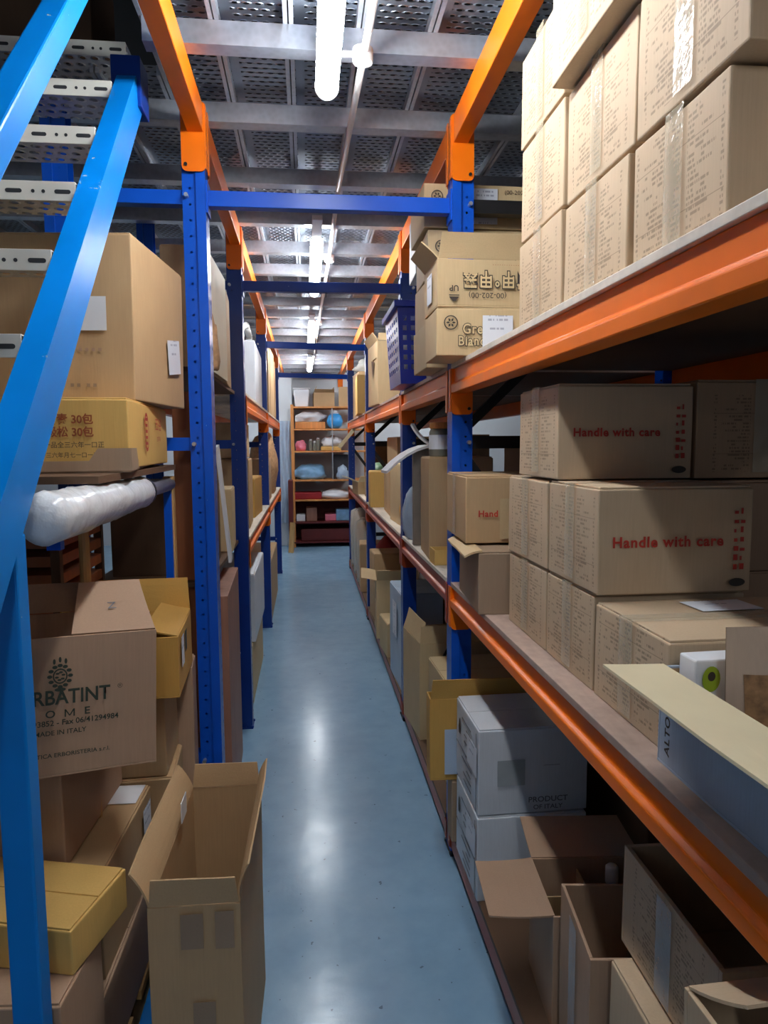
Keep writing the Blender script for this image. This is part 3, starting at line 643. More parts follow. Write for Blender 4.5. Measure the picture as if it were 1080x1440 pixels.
# blue basket
def basket():
    t = thing('basket', 'royal blue perforated plastic basket hanging over the upper right shelf edge', 'basket', (0.535, 3.365, ZU+0.002), R(0), None, (0, R(0)))
    H, W0, W1, D0, D1, th = 0.36, 0.21, 0.25, 0.40, 0.47, 0.003
    n, mrow = 6, 8
    def wall(a0, a1, b0, b1, name):
        m = MB(); a0, a1, b0, b1 = map(Vector, (a0, a1, b0, b1)); nu, nv = n*2+1, mrow*2+1; vs = {}
        for i in range(nu+1):
            for j in range(nv+1):
                u, v = i/nu, j/nv; vs[i, j] = m.b.verts.new((a0.lerp(a1, u)).lerp(b0.lerp(b1, u), v))
        for i in range(nu):
            for j in range(nv):
                if i % 2 == 1 and j % 2 == 1 and 1 < j < nv-3: continue
                m.b.faces.new((vs[i,j], vs[i+1,j], vs[i+1,j+1], vs[i,j+1]))
        o = m.build(name, 'basket', t); md = o.modifiers.new('s', 'SOLIDIFY'); md.thickness = th; md.offset = 0
    A = [(-W0/2,-D0/2,0),(W0/2,-D0/2,0),(W0/2,D0/2,0),(-W0/2,D0/2,0)]; B = [(-W1/2,-D1/2,H),(W1/2,-D1/2,H),(W1/2,D1/2,H),(-W1/2,D1/2,H)]
    for k in range(4): wall(A[k], A[(k+1)%4], B[k], B[(k+1)%4], 'side_wall')
    m = MB(); m.box(-W0/2, W0/2, -D0/2, D0/2, 0, 0.004); m.build('bottom', 'basket', t)
    m = MB(); e = 0.016
    for x0, x1, y0, y1 in ((-W1/2-e, W1/2+e, -D1/2-e, -D1/2+0.002), (-W1/2-e, W1/2+e, D1/2-0.002, D1/2+e), (-W1/2-e, -W1/2+0.002, -D1/2, D1/2), (W1/2-0.002, W1/2+e, -D1/2, D1/2)): m.box(x0, x1, y0, y1, H-0.028, H)
    m.build('rim', 'basket', t, bevel=0.003)
basket()
tag(MB().box(-0.075,0.085,-0.165,0.16,0,0.30).build('paper_bundle','paper',bevel=0.004,loc=(0.535,3.365,ZU+0.0075)),'white paper bundle inside the blue basket','paper')
# farther cartons on the right upper shelf
t = open_carton((0.70,4.95,ZU),0.46,0.46,0.42,R(3),'tall tan carton with a torn flap on the upper right shelf, beyond the blue basket','tan',flaps=(('-y',75,0.05),('-x',120,0.06)))
m = MB(); m.quad((0,0.02,0),(0,0.16,0.02),(0,0.1,-0.11)); o = m.build('torn_hole', 'darkk', t); o.location = (-0.237,-0.14,0.29)
o = flap_mesh(0.16, 0.09, 0.004, 0.3, 0.02, 3).build('torn_flap', 'tan', t); o.location = (-0.236,-0.1,0.31); o.rotation_euler = (R(-35),0,R(-90))
carton((0.68,6.45,ZU),0.44,0.5,0.34,R(-2),'yellowish carton on the upper right shelf, farther than the torn carton','yellow',None,None,flaps=False)
carton((0.72,7.35,ZU),0.40,0.5,0.46,R(3),'brown carton behind the yellowish one on the upper right shelf','kraft',None,None,flaps=False)
blob('plastic_wrap', 'crumpled clear plastic on top of the brown carton on the far right upper shelf', 'plastic', (0.66,7.2,ZU+0.462),(0.3,0.35,0.14),'clearfilm',3,0.4)
t = thing('hanging_tag', 'cream paper tag hanging from the right upper shelf edge near the end shelves', 'tag', (0.478,7.6,1.62), R(20), None, (R(20), R(35))); m = MB(); m.box(-0.02,0.02,-0.003,0.003,-0.2,0.13); m.build('paper_strip', 'cream', t)

# ================================================================ RIGHT, LOWER SHELF
G2 = 'list-printed handle-with-care cartons on the lower right shelf'
def care(t, w, d, h, s='Handle with care', u=-0.02, v=-0.005, size=0.0255):
    words(t, s, size, 'redink', on_face('-y', w, d, h, u, v, 0.006), FACE['-y'], 1.0, 0.03, 1.12)
    m = MB()
    rnd = random.Random(5)
    for j in range(7):
        for i in range(2): m.box(w*0.37+i*0.013, w*0.37+i*0.013+rnd.uniform(0.004,0.010), -0.0003, 0.0, 0.045+j*0.018, 0.045+j*0.018+rnd.uniform(0.005,0.012))
    m.build('red_marks', 'redink', t, loc=(0,-d/2-0.0062,0))
    m = MB(); n = 18; m.b.faces.new([m.b.verts.new((0.017*math.cos(2*PI*i/n), 0, 0.008*math.sin(2*PI*i/n))) for i in range(n)]); m.build('oval_mark', 'darkink', t, loc=(w*0.40,-d/2-0.0062,0.02))
t = listbox(0.545,1.478,1.755,ZL+0.404,0.205,'top list-printed carton reading Handle with care, in the shade under the upper right shelf',G2,flaps=True); care(t,0.31,0.273,0.205,u=-0.022,v=0.0)
listbox(0.545,1.535,1.842,ZL+0.194,0.2,'list-printed carton on the far side of the middle layer on the lower right shelf',G2)
t = listbox(0.545,1.252,1.527,ZL+0.194,0.202,'middle-layer list-printed carton with smudged Handle with care in red, lower right shelf',G2); care(t,0.31,0.271,0.202,'Handle with care',-0.018,0.0,0.0285)
listbox(0.548,1.542,1.843,ZL,0.187,'far list-printed carton of the bottom layer on the lower right shelf',G2)
listbox(0.548,1.272,1.537,ZL,0.187,'middle list-printed carton of the bottom layer on the lower right shelf',G2)
t = listbox(0.548,0.988,1.268,ZL,0.176,'nearest bottom-layer list-printed carton with a white paper label on its top',G2,L=0.42); sticker(t,'+z',0.42,0.28,0.176,0.0,0.065,0.12,0.075,'label',0.05,off=0.007)
carton((1.03,1.6,ZL+0.194),0.31,0.3,0.2,0,'carton under the list-printed end carton at the right edge, lower right shelf','pink',None,None)
carton((1.025,1.62,ZL+0.403),0.32,0.28,0.215,0,'list-printed carton facing the camera at the right edge of the lower right shelf','lsty',None,'y')
carton((1.03,1.6,ZL),0.31,0.3,0.188,0,'carton hidden at the back of the lower right shelf','pink',None,None)
# carton with Hand... half covered by a pasted piece, on the flapped carton
w, d, h = 0.42, 0.34, 0.196
cx, cy = corner(0.466, 2.02, w, d, R(-2)); t = carton((cx, cy, ZL+0.188), w, d, h, R(-2), 'rounded tan carton with half-hidden red Handle lettering on the lower right shelf, before the upright', 'kraft', None, 'x', (), True)
words(t, 'Hand', 0.026, 'redink', on_face('-y', w, d, h, -0.143, -0.01, 0.006), FACE['-y'], 1.0, 0.03, 1.1)
sticker(t, '-y', w, d, h, -0.065, -0.025, 0.085, 0.12, 'tan', 0, 'pasted_patch', 0.006)
w, d, h = 0.42, 0.36, 0.176
cx, cy = corner(0.477, 1.90, w, d, R(-4))
t = carton((cx, cy, ZL), w, d, h, R(-4), 'greyish carton under the Handle carton, its top flap edge sagging over the side', 'grey', None, None, (), True)
o = flap_mesh(0.36, 0.05, 0.006, -0.35, 0.0, 2).build('loose_flap', 'tan', t); o.location = (-w/2+0.01, 0, h+0.006); o.rotation_euler = (0, 0, R(90))
# things between the first and second right uprights
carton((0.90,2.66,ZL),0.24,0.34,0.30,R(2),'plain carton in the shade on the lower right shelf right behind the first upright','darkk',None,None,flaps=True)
def jar(x, y, z, label, lab='paper'):
    t = thing('jar', label, 'jar', (x, y, z), 0, 'jars standing on a carton on the lower right shelf')
    m = MB(); m.lathe([(0.04,0),(0.043,0.006),(0.043,0.1),(0.036,0.118)], 20); m.build('glass_body', 'glass', t, smooth=True)
    m = MB(); m.lathe([(0.039,0.116),(0.041,0.12),(0.041,0.14),(0.039,0.143)], 20); m.build('lid', 'orwood', t)
    m = MB(); m.cyl((0,0,0.03),(0,0,0.09),0.0438,20,caps=False); m.build('jar_label', lab, t)
carton((0.645,3.0,ZL),0.27,0.30,0.425,R(-3),'tall narrow carton carrying two jars beside the grey metal sheet, lower right shelf','kraft',None,None)
jar(0.56,2.93,ZL+0.432,'left jar with a white label on the tall narrow carton, lower right shelf'); jar(0.66,2.95,ZL+0.432,'right jar with a white label on the tall narrow carton, lower right shelf')
t = thing('metal_sheet', 'grey upright metal sheet on the lower right shelf beside the second upright', 'sheet', (0.545,3.29,ZL+0.001)); m = MB(); m.box(-0.045,0.045,-0.012,0.012,0,0.46); m.build('sheet', 'greymet', t, bevel=0.004)
t = open_carton((0.58,2.77,ZL),0.16,0.12,0.06,0,'small open yellow tray carton on the lower right shelf edge','yellow')
blob('plastic_bag','bluish white plastic bag at the lower right shelf edge by the second upright','bag',(0.56,3.53,ZL),(0.15,0.18,0.26),'filmb',5,0.3)
t = thing('foam_flap', 'curling white foam strip sticking out over the aisle before the second right upright', 'foam strip', (0.56,3.27,ZL+0.464), R(8)); o = flap_mesh(0.12,0.24,0.012,-0.5,0.02,4).build('strip','cloth',t); o.rotation_euler = (0,0,R(95)); o.location = (0.03,0,0.012)
o = flap_mesh(0.06,0.12,0.01,0.4,0.0,6).build('upper_strip','cloth',t); o.rotation_euler = (R(25),0,R(60)); o.location = (0.03,0.02,0.02)
# beyond the second upright
carton((0.72,4.25,ZL),0.36,0.46,0.36,R(2),'tan carton just past the second right upright on the lower shelf','tan',None,None)
carton((0.76,4.9,ZL),0.40,0.5,0.30,R(-2),'plain carton in the middle of the third bay on the right lower shelf','kraft',None,'x')
carton((0.78,4.92,ZL+0.31),0.36,0.44,0.22,R(2),'smaller carton on top of the plain carton in the third bay, right lower shelf','kraft',None,None)
t = thing('tape_roll', 'orange yellow tape roll hung beside the second right upright', 'tape roll', (0.62,3.83,ZL+0.002)); m = MB(); m.cyl((-0.0,-0.03,0.11),(0,0.03,0.11),0.11,28); m.build('roll','yel',t,bevel=0.004)
m = MB(); m.cyl((0,-0.032,0.11),(0,0.032,0.11),0.055,24); m.build('core','wood',t)
carton((0.64,5.5,ZL),0.30,0.36,0.27,R(-3),'narrow yellowish carton by the third right upright, lower shelf','yellow',None,None)
carton((0.70,6.35,ZL),0.30,0.4,0.22,R(3),'carton with green trim on the right lower shelf past the third upright','kraft',None,None); blob('green_bag','pale green bag on the carton past the third right upright','bag',(0.66,6.3,ZL+0.226),(0.22,0.24,0.09),plain('pale_green_film', srgb(150,190,150), 0.4),9,0.3)
t = open_carton((0.60,6.9,ZL),0.26,0.28,0.12,R(8),'open carton with cream flaps on the far right lower shelf','tan',flaps=(('-x',150,0.12,0.1,'cream'),('-y',140,0.1,0.1,'cream')))
carton((0.85,7.3,ZL),0.40,0.6,0.48,0,'dark brown carton deep in the fourth bay, right lower shelf','darkk',None,None)
blob('red_goods','red and white bag under the upper shelf of the third right bay','bag',(0.98,5.70,ZL),(0.18,0.2,0.5),'red',12,0.3)

# the open white carton in the foreground
w, d, h = 0.40, 0.56, 0.148
cx, cy = 0.527+w/2, 0.415+d/2
t = open_carton((cx, cy, ZL), w, d, h, 0, 'open pale blue carton with a wide cream flap, nearest on the lower right shelf', 'bluewhite', flaps=(('-x',176,0.098,0.02,'cream'),))
m = MB(); m.quad((-w/2+0.008,-d/2+0.01,0.01),(-w/2+0.008,d/2-0.01,0.01),(-w/2+0.008,d/2-0.01,h-0.002),(-w/2+0.008,-d/2+0.01,h-0.002)); m.quad((-w/2+0.01,d/2-0.009,0.01),(w/2-0.01,d/2-0.009,0.01),(w/2-0.01,d/2-0.009,h-0.002),(-w/2+0.01,d/2-0.009,h-0.002)); m.build('lining','kraft',t)
words(t, 'ALTO', 0.019, 'darkink', on_face('-x', w, d, h, -0.245, -0.022, 0.005), (R(90), R(-90), R(-90)), 1.15, 0.025, 1.1)
k = carton((0.605, 0.94, ZL+0.008), 0.115, 0.042, 0.165, R(2), 'white carton printed with green fruit halves inside the open pale blue carton', 'paper', None, None, (), False, name='fruit_box', cat='box', amp=0.001)
for u, v in ((-0.034,0.055),(0.03,0.015),(-0.03,-0.03)):
    m = MB(); n = 18; m.b.faces.new([m.b.verts.new((0.014*math.cos(2*PI*i/n), 0.019*math.sin(2*PI*i/n), 0)) for i in range(n)]); o = m.build('printed_fruit','green',k); o.location = on_face('-y',0.115,0.042,0.165,u,v,0.003); o.rotation_euler = FACE['-y']
    m = MB(); m.b.faces.new([m.b.verts.new((0.006*math.cos(2*PI*i/n), 0.007*math.sin(2*PI*i/n), 0)) for i in range(n)]); o = m.build('printed_seed','darkink',k); o.location = on_face('-y',0.115,0.042,0.165,u,v+0.004,0.0035); o.rotation_euler = FACE['-y']
p = thing('snack_pouch', 'standing kraft pouch with a clear window of dried snacks in the open pale blue carton', 'pouch', (0.645, 0.868, ZL+0.008), R(-3), None, (R(-3), 0))
m = MB(); NX, NZ = 8, 12; rows = []
for j in range(NZ+1):
    z = 0.222*j/NZ; th = 0.034*math.sin(PI*min(1, (1-j/NZ)*1.02))**0.7*(1-j/NZ*0.5)+0.001
    rows.append(([m.b.verts.new((-0.075+0.15*i/NX, -th*math.sin(PI*i/NX)**0.5-0.0008, z)) for i in range(NX+1)], [m.b.verts.new((-0.075+0.15*i/NX, th*math.sin(PI*i/NX)**0.5+0.0008, z)) for i in range(NX+1)]))
for a, b in zip(rows, rows[1:]):
    for s in (0, 1):
        for i in range(NX): m.b.faces.new((a[s][i], a[s][i+1], b[s][i+1], b[s][i]))
m.build('bag','pouch',p,smooth=True)
m = MB(); NW = 8
g = {}
for i in range(NW+1):
    for j in range(NW+1):
        x = -0.058+0.116*i/NW; z = 0.03+0.13*j/NW; th = 0.034*math.sin(PI*min(1, (1-z/0.222)*1.02))**0.7*(1-z/0.222*0.5)+0.001; u = (x+0.075)/0.15
        g[i, j] = m.b.verts.new((x, -th*math.sin(PI*u)**0.5-0.0035, z))
for i in range(NW):
    for j in range(NW): m.b.faces.new((g[i,j], g[i+1,j], g[i+1,j+1], g[i,j+1]))
m.build('window','snack',p,smooth=True)
m = MB(); m.cyl((0.03,-0.043,0.085),(0.03,-0.0445,0.085),0.036,24); o = m.build('round_label','paper',p); words(o,'K',0.026,'darkink',(0.035,-0.046,0.088),FACE['-y'],1,0.01)

# ================================================================ RIGHT, BOTTOM SHELF
GW = 'white cartons stacked on the bottom right shelf'
w, d, h = 0.34, 0.29, 0.262
wl = carton((0.49+w/2, 1.95+d/2, ZB), w, d, h, 0, 'lower white carton of the stack on the bottom right shelf', 'white', GW, None, (), True, amp=0.003)
wu = carton((0.492+w/2, 1.955+d/2, ZB+h+0.008), w, d, h, R(0.5), 'upper white carton with a grey patch and small print, on the bottom right shelf', 'white', GW, None, (), True, amp=0.003)
for tt, hh in ((wl, h), (wu, h)):
    m = MB(); m.box(-0.001, 0, -d/2+0.02, d/2-0.02, hh*0.47, hh*0.482); m.box(-0.001,0,-d/2+0.012,-d/2+0.016,0.01,hh-0.01); m.build('seam_line', 'grink', tt, loc=(-w/2-0.0035,0,0))
    m = MB(); rnd = random.Random(3)
    for j in range(9):
        a = rnd.uniform(0.0,0.05); m.box(-0.0005,0,-d/2+0.07+a*0.3,-d/2+0.07+rnd.uniform(0.06,0.14),0.03+j*0.022+(0.02 if j > 4 else 0),0.035+j*0.022+(0.02 if j > 4 else 0))
    m.build('print_rows', 'grink', tt, loc=(-w/2-0.0035,0,0))
    m = MB(); m.lathe([(0.016,0),(0.022,0.02),(0.009,0.05)],12); o = m.build('dark_emblem','darkink',tt); o.scale = (0.03,0.7,1); o.location = (-w/2-0.004, d/2-0.06, hh*0.62)
words(wu,'PRODUCT',0.024,'grink',on_face('-y',w,d,h,0.045,-0.088,0.006),FACE['-y'],1.1,0.01); words(wu,'OF ITALY',0.02,'grink',on_face('-y',w,d,h,0.045,-0.112,0.006),FACE['-y'],1.1,0.01); words(wu,'----------',0.014,'grink',on_face('-y',w,d,h,0.055,0.02,0.006),FACE['-y'],1.1,0.01)
sticker(wu,'-y',w,d,h,-0.07,0.0,0.085,0.08,plain('faded_grey_print', srgb(158,166,170),0.6),0,'grey_patch',0.005)
sticker(wu,'-x',w,d,h,0.08,0.03,0.12,0.09,'label',0,off=0.0045); sticker(wl,'-x',w,d,h,0.08,0.05,0.12,0.09,'label',0,off=0.0045)
# open cartons in the foreground
oc = open_carton((0.712,1.575,ZB),0.30,0.235,0.285,R(-5),'open carton with dividers and wide flaps thrown open, in front of the white stack','pink',flaps=(('-x',187,0.15,-0.1),('+y',176,0.17,-0.04)))
for x in (-0.03,):
    m = MB(); m.box(x-0.002,x+0.002,-0.098,0.098,0.01,0.265); m.build('divider','kraft',oc)
m = MB(); m.box(-0.145,0.145,0.0,0.004,0.01,0.255); m.build('divider','kraft',oc)
bt = thing('bottle','dark bottle with a white cap standing in the open divided carton','bottle',(0.775,1.648,ZB+0.006)); m = MB(); m.lathe([(0.033,0),(0.035,0.01),(0.035,0.17),(0.014,0.22),(0.014,0.235)],18); m.build('glass_body','ldark',bt,smooth=True); m = MB(); m.lathe([(0.0165,0.232),(0.017,0.25),(0.0165,0.275),(0.012,0.28)],16); m.build('cap','paper',bt,smooth=True)
rz = R(-7); w, d, h = 0.30, 0.235, 0.385
q = Matrix.Rotation(rz,3,'Z') @ Vector((w/2,-d/2,0))
oc2 = open_carton((0.560+q.x,1.445+q.y,ZB),w,d,h,rz,'deep open carton without flaps showing its dark inside, foreground bottom right shelf','pink',flaps=(),tapeface='-x',th=0.007)
pk = carton((0.68,1.325,ZB+0.008),0.15,0.14,0.17,rz,'small carton lying inside the deep open carton','tan',None,None)
blob('paper_wad','white paper with dark print lying in the deep open carton','paper',(0.68,1.325,ZB+0.187),(0.1,0.11,0.05),'label',14,0.3)
lb2 = carton((0.555+0.22,1.0,ZB),0.44,0.36,0.405,R(-1),'list-printed carton under the tilted open list carton, bottom right foreground','lst',None,None,(),True)
lb1 = open_carton((0.594+0.22,1.05,ZB+0.416),0.44,0.33,0.195,R(-1),'open list-printed carton on top, with glossy tape down its face, bottom right foreground','lst',flaps=(),tapeface='-x',th=0.009)
carton((0.72,0.595,ZB),0.44,0.36,0.45,0,'carton under the nearest open list carton at the bottom right corner','lst',None,None)
lb3 = open_carton((0.475+0.22,0.60,ZB+0.462),0.44,0.38,0.225,R(1),'nearest open list-printed carton with one lifted flap at the bottom right corner','lst',flaps=(('+y',22,0.12,0.15),),th=0.008)
# golden and mixed cartons behind the white stack
carton((0.69,2.305,ZB),0.42,0.08,0.22,R(-1),'narrow greyish carton under the jutting golden carton on the bottom right shelf','grey',None,None)
t = open_carton((0.635,2.305,ZB+0.226),0.46,0.08,0.29,R(-2),'narrow golden carton with its wide flap up, jutting out behind the white stack','gold',flaps=(('-y',96,0.07),))
sticker(t,'-y',0.46,0.08,0.29,-0.13,-0.04,0.1,0.16,'bluewhite',0,'pale_patch',0.006)
carton((0.74,2.85,ZB),0.40,0.40,0.42,R(2),'tan carton behind the first right upright on the bottom shelf','tan',None,None)
t = open_carton((0.66,3.3,ZB),0.34,0.34,0.46,R(5),'small carton with a black strap and raised flap, behind the golden carton','tan',flaps=(('-x',70,0.1),('-y',80,0.08))); m = MB(); m.bar((-0.12,-0.174,0.28),(-0.02,-0.174,0.46),0.012,0.006,(0,1,0)); m.build('strap','black',t)
carton((0.62,3.98,ZB),0.24,0.4,0.55,R(2),'pale blue carton with a label by the second right upright on the bottom shelf','bluewhite',None,None,(('-x',0.02,0.1,0.14,0.2),))
carton((0.90,4.0,ZB),0.26,0.44,0.5,0,'tan carton behind the pale blue one on the bottom right shelf','tan',None,None)
carton((0.61,4.55,ZB),0.24,0.3,0.22,R(4),'low tan carton at the edge of the third bay, bottom right shelf','tan',None,None)
t = open_carton((0.64,5.05,ZB),0.30,0.42,0.42,R(-4),'open tan carton with flaps spread in the third bay, bottom right shelf','tan',flaps=(('-x',165,0.11),('-y',120,0.1),('+x',100,0.1)))
carton((0.66,5.08,ZB+0.008),0.2,0.3,0.5,R(2),'carton standing inside the spread open tan carton, third right bay','tan',None,None,flaps=False) if False else None
blob('clear_bag','crumpled clear bag at the floor edge of the third right bay','bag',(0.56,4.78,ZB),(0.1,0.1,0.11),'clearfilm',21,0.4)
carton((0.64,5.56,ZB),0.26,0.3,0.52,R(2),'tall tan carton before the third right upright on the bottom shelf','kraft',None,None)
blob('red_bag','dark red bag between cartons on the bottom right shelf, fourth bay','bag',(0.72,6.25,ZB),(0.3,0.36,0.55),'red',8,0.25)
carton((0.60,6.6,ZB),0.22,0.3,0.45,R(-3),'narrow carton past the red bag on the bottom right shelf','kraft',None,None)
for k,(y,hh) in enumerate(((7.0,0.6),(7.45,0.66),(7.9,0.62))):
    t = thing('wrapped_roll',['nearest of three plastic-wrapped rolls standing on the bottom right shelf','middle of three plastic-wrapped rolls standing on the bottom right shelf','farthest of three plastic-wrapped rolls standing on the bottom right shelf'][k],'roll',(0.585,y,ZB),0,'plastic-wrapped rolls on the far bottom right shelf')
    m = MB(); m.lathe([(0.085,0),(0.09,0.02),(0.088,hh*0.5),(0.09,hh-0.02),(0.07,hh)],20); m.jit(0.01,k,9); m.build('roll','twine',t,smooth=True)
    m = MB(); m.lathe([(0.094,0.002),(0.1,0.05),(0.096,hh*0.4),(0.102,hh*0.7),(0.095,hh+0.01),(0.05,hh+0.04)],22); m.jit(0.016,k+3,14); m.build('plastic_cover','clearfilm',t,smooth=True)
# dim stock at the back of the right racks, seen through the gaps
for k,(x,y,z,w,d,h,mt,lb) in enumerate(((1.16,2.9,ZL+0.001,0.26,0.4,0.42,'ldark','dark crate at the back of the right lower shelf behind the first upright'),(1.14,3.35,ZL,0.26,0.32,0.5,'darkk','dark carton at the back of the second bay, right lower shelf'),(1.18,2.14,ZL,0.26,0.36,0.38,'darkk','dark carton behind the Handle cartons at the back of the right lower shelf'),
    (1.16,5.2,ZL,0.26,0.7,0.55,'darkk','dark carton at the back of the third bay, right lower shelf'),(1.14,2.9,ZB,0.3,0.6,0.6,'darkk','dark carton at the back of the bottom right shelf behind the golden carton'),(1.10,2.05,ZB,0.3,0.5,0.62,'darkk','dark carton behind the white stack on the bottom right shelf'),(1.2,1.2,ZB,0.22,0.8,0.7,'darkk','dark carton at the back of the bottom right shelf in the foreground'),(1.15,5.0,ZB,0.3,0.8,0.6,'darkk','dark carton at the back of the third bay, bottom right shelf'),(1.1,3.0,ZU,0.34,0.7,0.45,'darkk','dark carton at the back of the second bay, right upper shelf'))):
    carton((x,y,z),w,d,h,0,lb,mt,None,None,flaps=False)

# ================================================================ LEFT: SHELF BESIDE THE STAIR
t = thing('support_rail','grey galvanised rail carrying the tray shelf beside the stair on the left','rail',(-0.452,1.85,1.345)); m = MB(); m.cyl((0,-0.60,0.03),(0,0.50,0.03),0.022,20); m.build('pipe','galvd',t,smooth=True)
for y in (-0.55,0.48):
    m = MB(); m.box(-0.012,0.012,y-0.01,y+0.01,-1.345,0.01) if y > 0 else m.box(-0.012,0.012,y-0.01,y+0.01,-0.03,0.01); m.build('bracket','blue',t)
t = thing('film_roll','long roll wrapped in wrinkled white plastic film lying along the rail on the left','roll',(-0.452,1.60,1.42)) 
m = MB(); n = 26; N = 34; rings = []
for j in range(N+1):
    y = -0.37+0.74*j/N; e = min(1, min(j, N-j)/1.5+0.55); r = (0.047 - 0.006*j/N)*e*(1+0.07*math.sin(j*1.9)*noise.noise(Vector((j*0.4,1,2))))
    rings.append([m.b.verts.new((r*math.cos(2*PI*i/n)*(1+0.1*noise.noise(Vector((i*0.5,j*0.5,3)))), y, r*math.sin(2*PI*i/n)*(1+0.1*noise.noise(Vector((i*0.5,j*0.5,9)))))) for i in range(n)])
for a, b in zip(rings, rings[1:]):
    for i in range(n): m.b.faces.new((a[i], a[(i+1)%n], b[(i+1)%n], b[i]))
m.b.faces.new(rings[0][::-1]); m.b.faces.new(rings[-1])
m.build('film','film',t,smooth=True,loc=(0,0,-0.045))
m = MB(); m.cyl((0,0.365,-0.045),(0,0.378,-0.045),0.04,22); m.build('end_plug','black',t)
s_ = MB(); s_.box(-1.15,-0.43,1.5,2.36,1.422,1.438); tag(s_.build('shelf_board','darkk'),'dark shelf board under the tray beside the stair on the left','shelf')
tr = thing('carton_tray','shallow brown cardboard tray holding the red-printed carton on the left','tray',(-0.70,1.97,1.439),R(8))
m = MB(); w, d, h = 0.50, 0.66, 0.052
m.box(-w/2,w/2,-d/2,d/2,0,0.004); m.build('bottom','grey',tr)
def traywall(x0,y0,x1,y1):
    L = math.hypot(x1-x0,y1-y0); m = MB(); pts = [(0,0),(L,0),(L,h),(L*0.86,h),(L*0.82,h*0.45),(L*0.24,h*0.45),(L*0.2,h),(0,h)]
    m.prism(pts,'y',-0.0025,0.0025); o = m.build('side_wall','grey',tr); o.location = (x0,y0,0.004); o.rotation_euler = (0,0,math.atan2(y1-y0,x1-x0))
traywall(-w/2,-d/2,w/2,-d/2); traywall(w/2,-d/2,w/2,d/2); traywall(w/2,d/2,-w/2,d/2); traywall(-w/2,d/2,-w/2,-d/2)
w, d, h = 0.46, 0.56, 0.165
rz = R(2); cx, cy = corner(-0.424, 1.74, w, d, rz, True)
t = carton((cx,cy,1.446),w,d,h,rz,'yellowish carton with red characters standing in the tray on the left','yellow',None,None)
for k_,(a_,z_,sz_,ink_) in enumerate((('原裝進口板素 30包',0.034,0.0265,'goldink'),('紙板高品級松 30包',0.004,0.0265,'goldink'),('一品全三六年一口正',-0.026,0.016,'darkink'),('一三六年月七一口一三一',-0.05,0.014,'darkink'))):
    words(t,a_,sz_,ink_,on_face('-y',w,d,h,0.152 if k_ < 2 else 0.175,z_,0.006),FACE['-y'],0.95,0.022 if k_ < 2 else 0.004,1.0,'printed_text','RIGHT')
m = MB(); n = 20
for i in range(n):
    a0, a1 = 2*PI*i/n, 2*PI*(i+1)/n; f2 = lambda a, k: (0, 0.03*k*math.cos(a), 0.052*k*math.sin(a)); m.quad(f2(a0,1),f2(a1,1),f2(a1,0.82),f2(a0,0.82))
for j in range(5): m.box(-0.0002,0,-0.013,0.013,-0.034+j*0.016,-0.026+j*0.016)
m.build('oval_seal','redink',t,loc=(w/2+0.006,-0.08,h*0.55)); words(t,'五谷',0.04,'redink',on_face('+x',w,d,h,0.1,0.03,0.006),FACE['+x'],1.3,0.0)
words(t,'古早味',0.016,'redink',on_face('+x',w,d,h,0.1,-0.01,0.006),FACE['+x'],1.3,0.0)
w, d, h = 0.46, 0.455, 0.415
rz = R(-6); cx, cy = corner(-0.437, 1.88, w, d, rz, True)
t = carton((cx,cy,1.62),w,d,h,rz,'large plain kraft carton with two paper labels, on the red-printed carton on the left','kraft',None,None,(('-y',0.13,0.01,0.07,0.085,'paper'),('+x',0.1,-0.06,0.12,0.1,'label',0.12)),True,tilt=(R(0),R(0.5)))
words(t,'▪▪ ▪▪',0.03,'grey',on_face('-y',w,d,h,0.1,-0.17,0.006),FACE['-y']); words(t,'▪▪▪▪',0.03,'pink',on_face('-y',w,d,h,0.12,-0.08,0.006),FACE['-y'])
carton((-1.35,2.05,1.66),0.3,0.4,0.22,R(4),'brown carton seen between the stair treads on the far left','pink',None,None)
carton((-1.36,2.05,1.88),0.3,0.4,0.25,R(-3),'pale carton seen above another between the stair treads on the far left','tan',None,None)
carton((-1.36,2.0,1.42),0.34,0.5,0.235,0,'dark carton low between the stair treads on the far left','darkk',None,None)
t = thing('steel_shelf','blue-legged shelf behind the stair on the far left','shelf',(-1.36,2.2,0)); m = MB(); m.box(-0.25,0.25,-0.6,0.35,1.39,1.418); m.build('board','darkk',t)
for x in (-0.22,0.22):
    for y in (-0.57,0.32): m = MB(); m.box(x-0.03,x+0.03,y-0.03,y+0.03,0,1.39 if y < 0 else 2.4); m.build('leg','navy',t)
# brown sheets and posts behind the tray
t = thing('plywood_sheet','red-brown panel standing on edge behind the first left upright','panel',(-0.40,2.56,0.0),R(3)); m = MB(); m.box(-0.07,0.075,-0.012,0.012,0.0,1.69); m.build('sheet','brown',t,bevel=0.002)
t = thing('timber_batten','pale timber batten standing beside the red-brown panel on the left','timber',(-0.455,2.35,0.0),R(2)); m = MB(); m.box(-0.012,0.02,-0.02,0.02,0.0,1.40); m.build('batten','wood',t,bevel=0.002)
t = thing('bottle_crate','dark woven crate under the tray shelf on the left','crate',(-0.90,2.12,0.98)); m = MB()
for i in range(7): m.box(-0.24,0.24,-0.2,0.2,i*0.05,i*0.05+0.028)
m.build('slats','brown',t)
for x in (-0.23,0.23):
    for y in (-0.19,0.19): m = MB(); m.box(x-0.012,x+0.012,y-0.012,y+0.012,0,0.36); m.build('corner_post','darkk',t)
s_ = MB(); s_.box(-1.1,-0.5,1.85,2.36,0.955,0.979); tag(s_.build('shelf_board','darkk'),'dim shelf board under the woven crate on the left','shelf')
t = thing('wooden_pole','thin wooden pole standing under the film roll on the left','pole',(-0.545,1.76,0.0)); m = MB(); m.cyl((0,0,0),(0,0,1.33),0.013,12); m.build('shaft','wood',t)

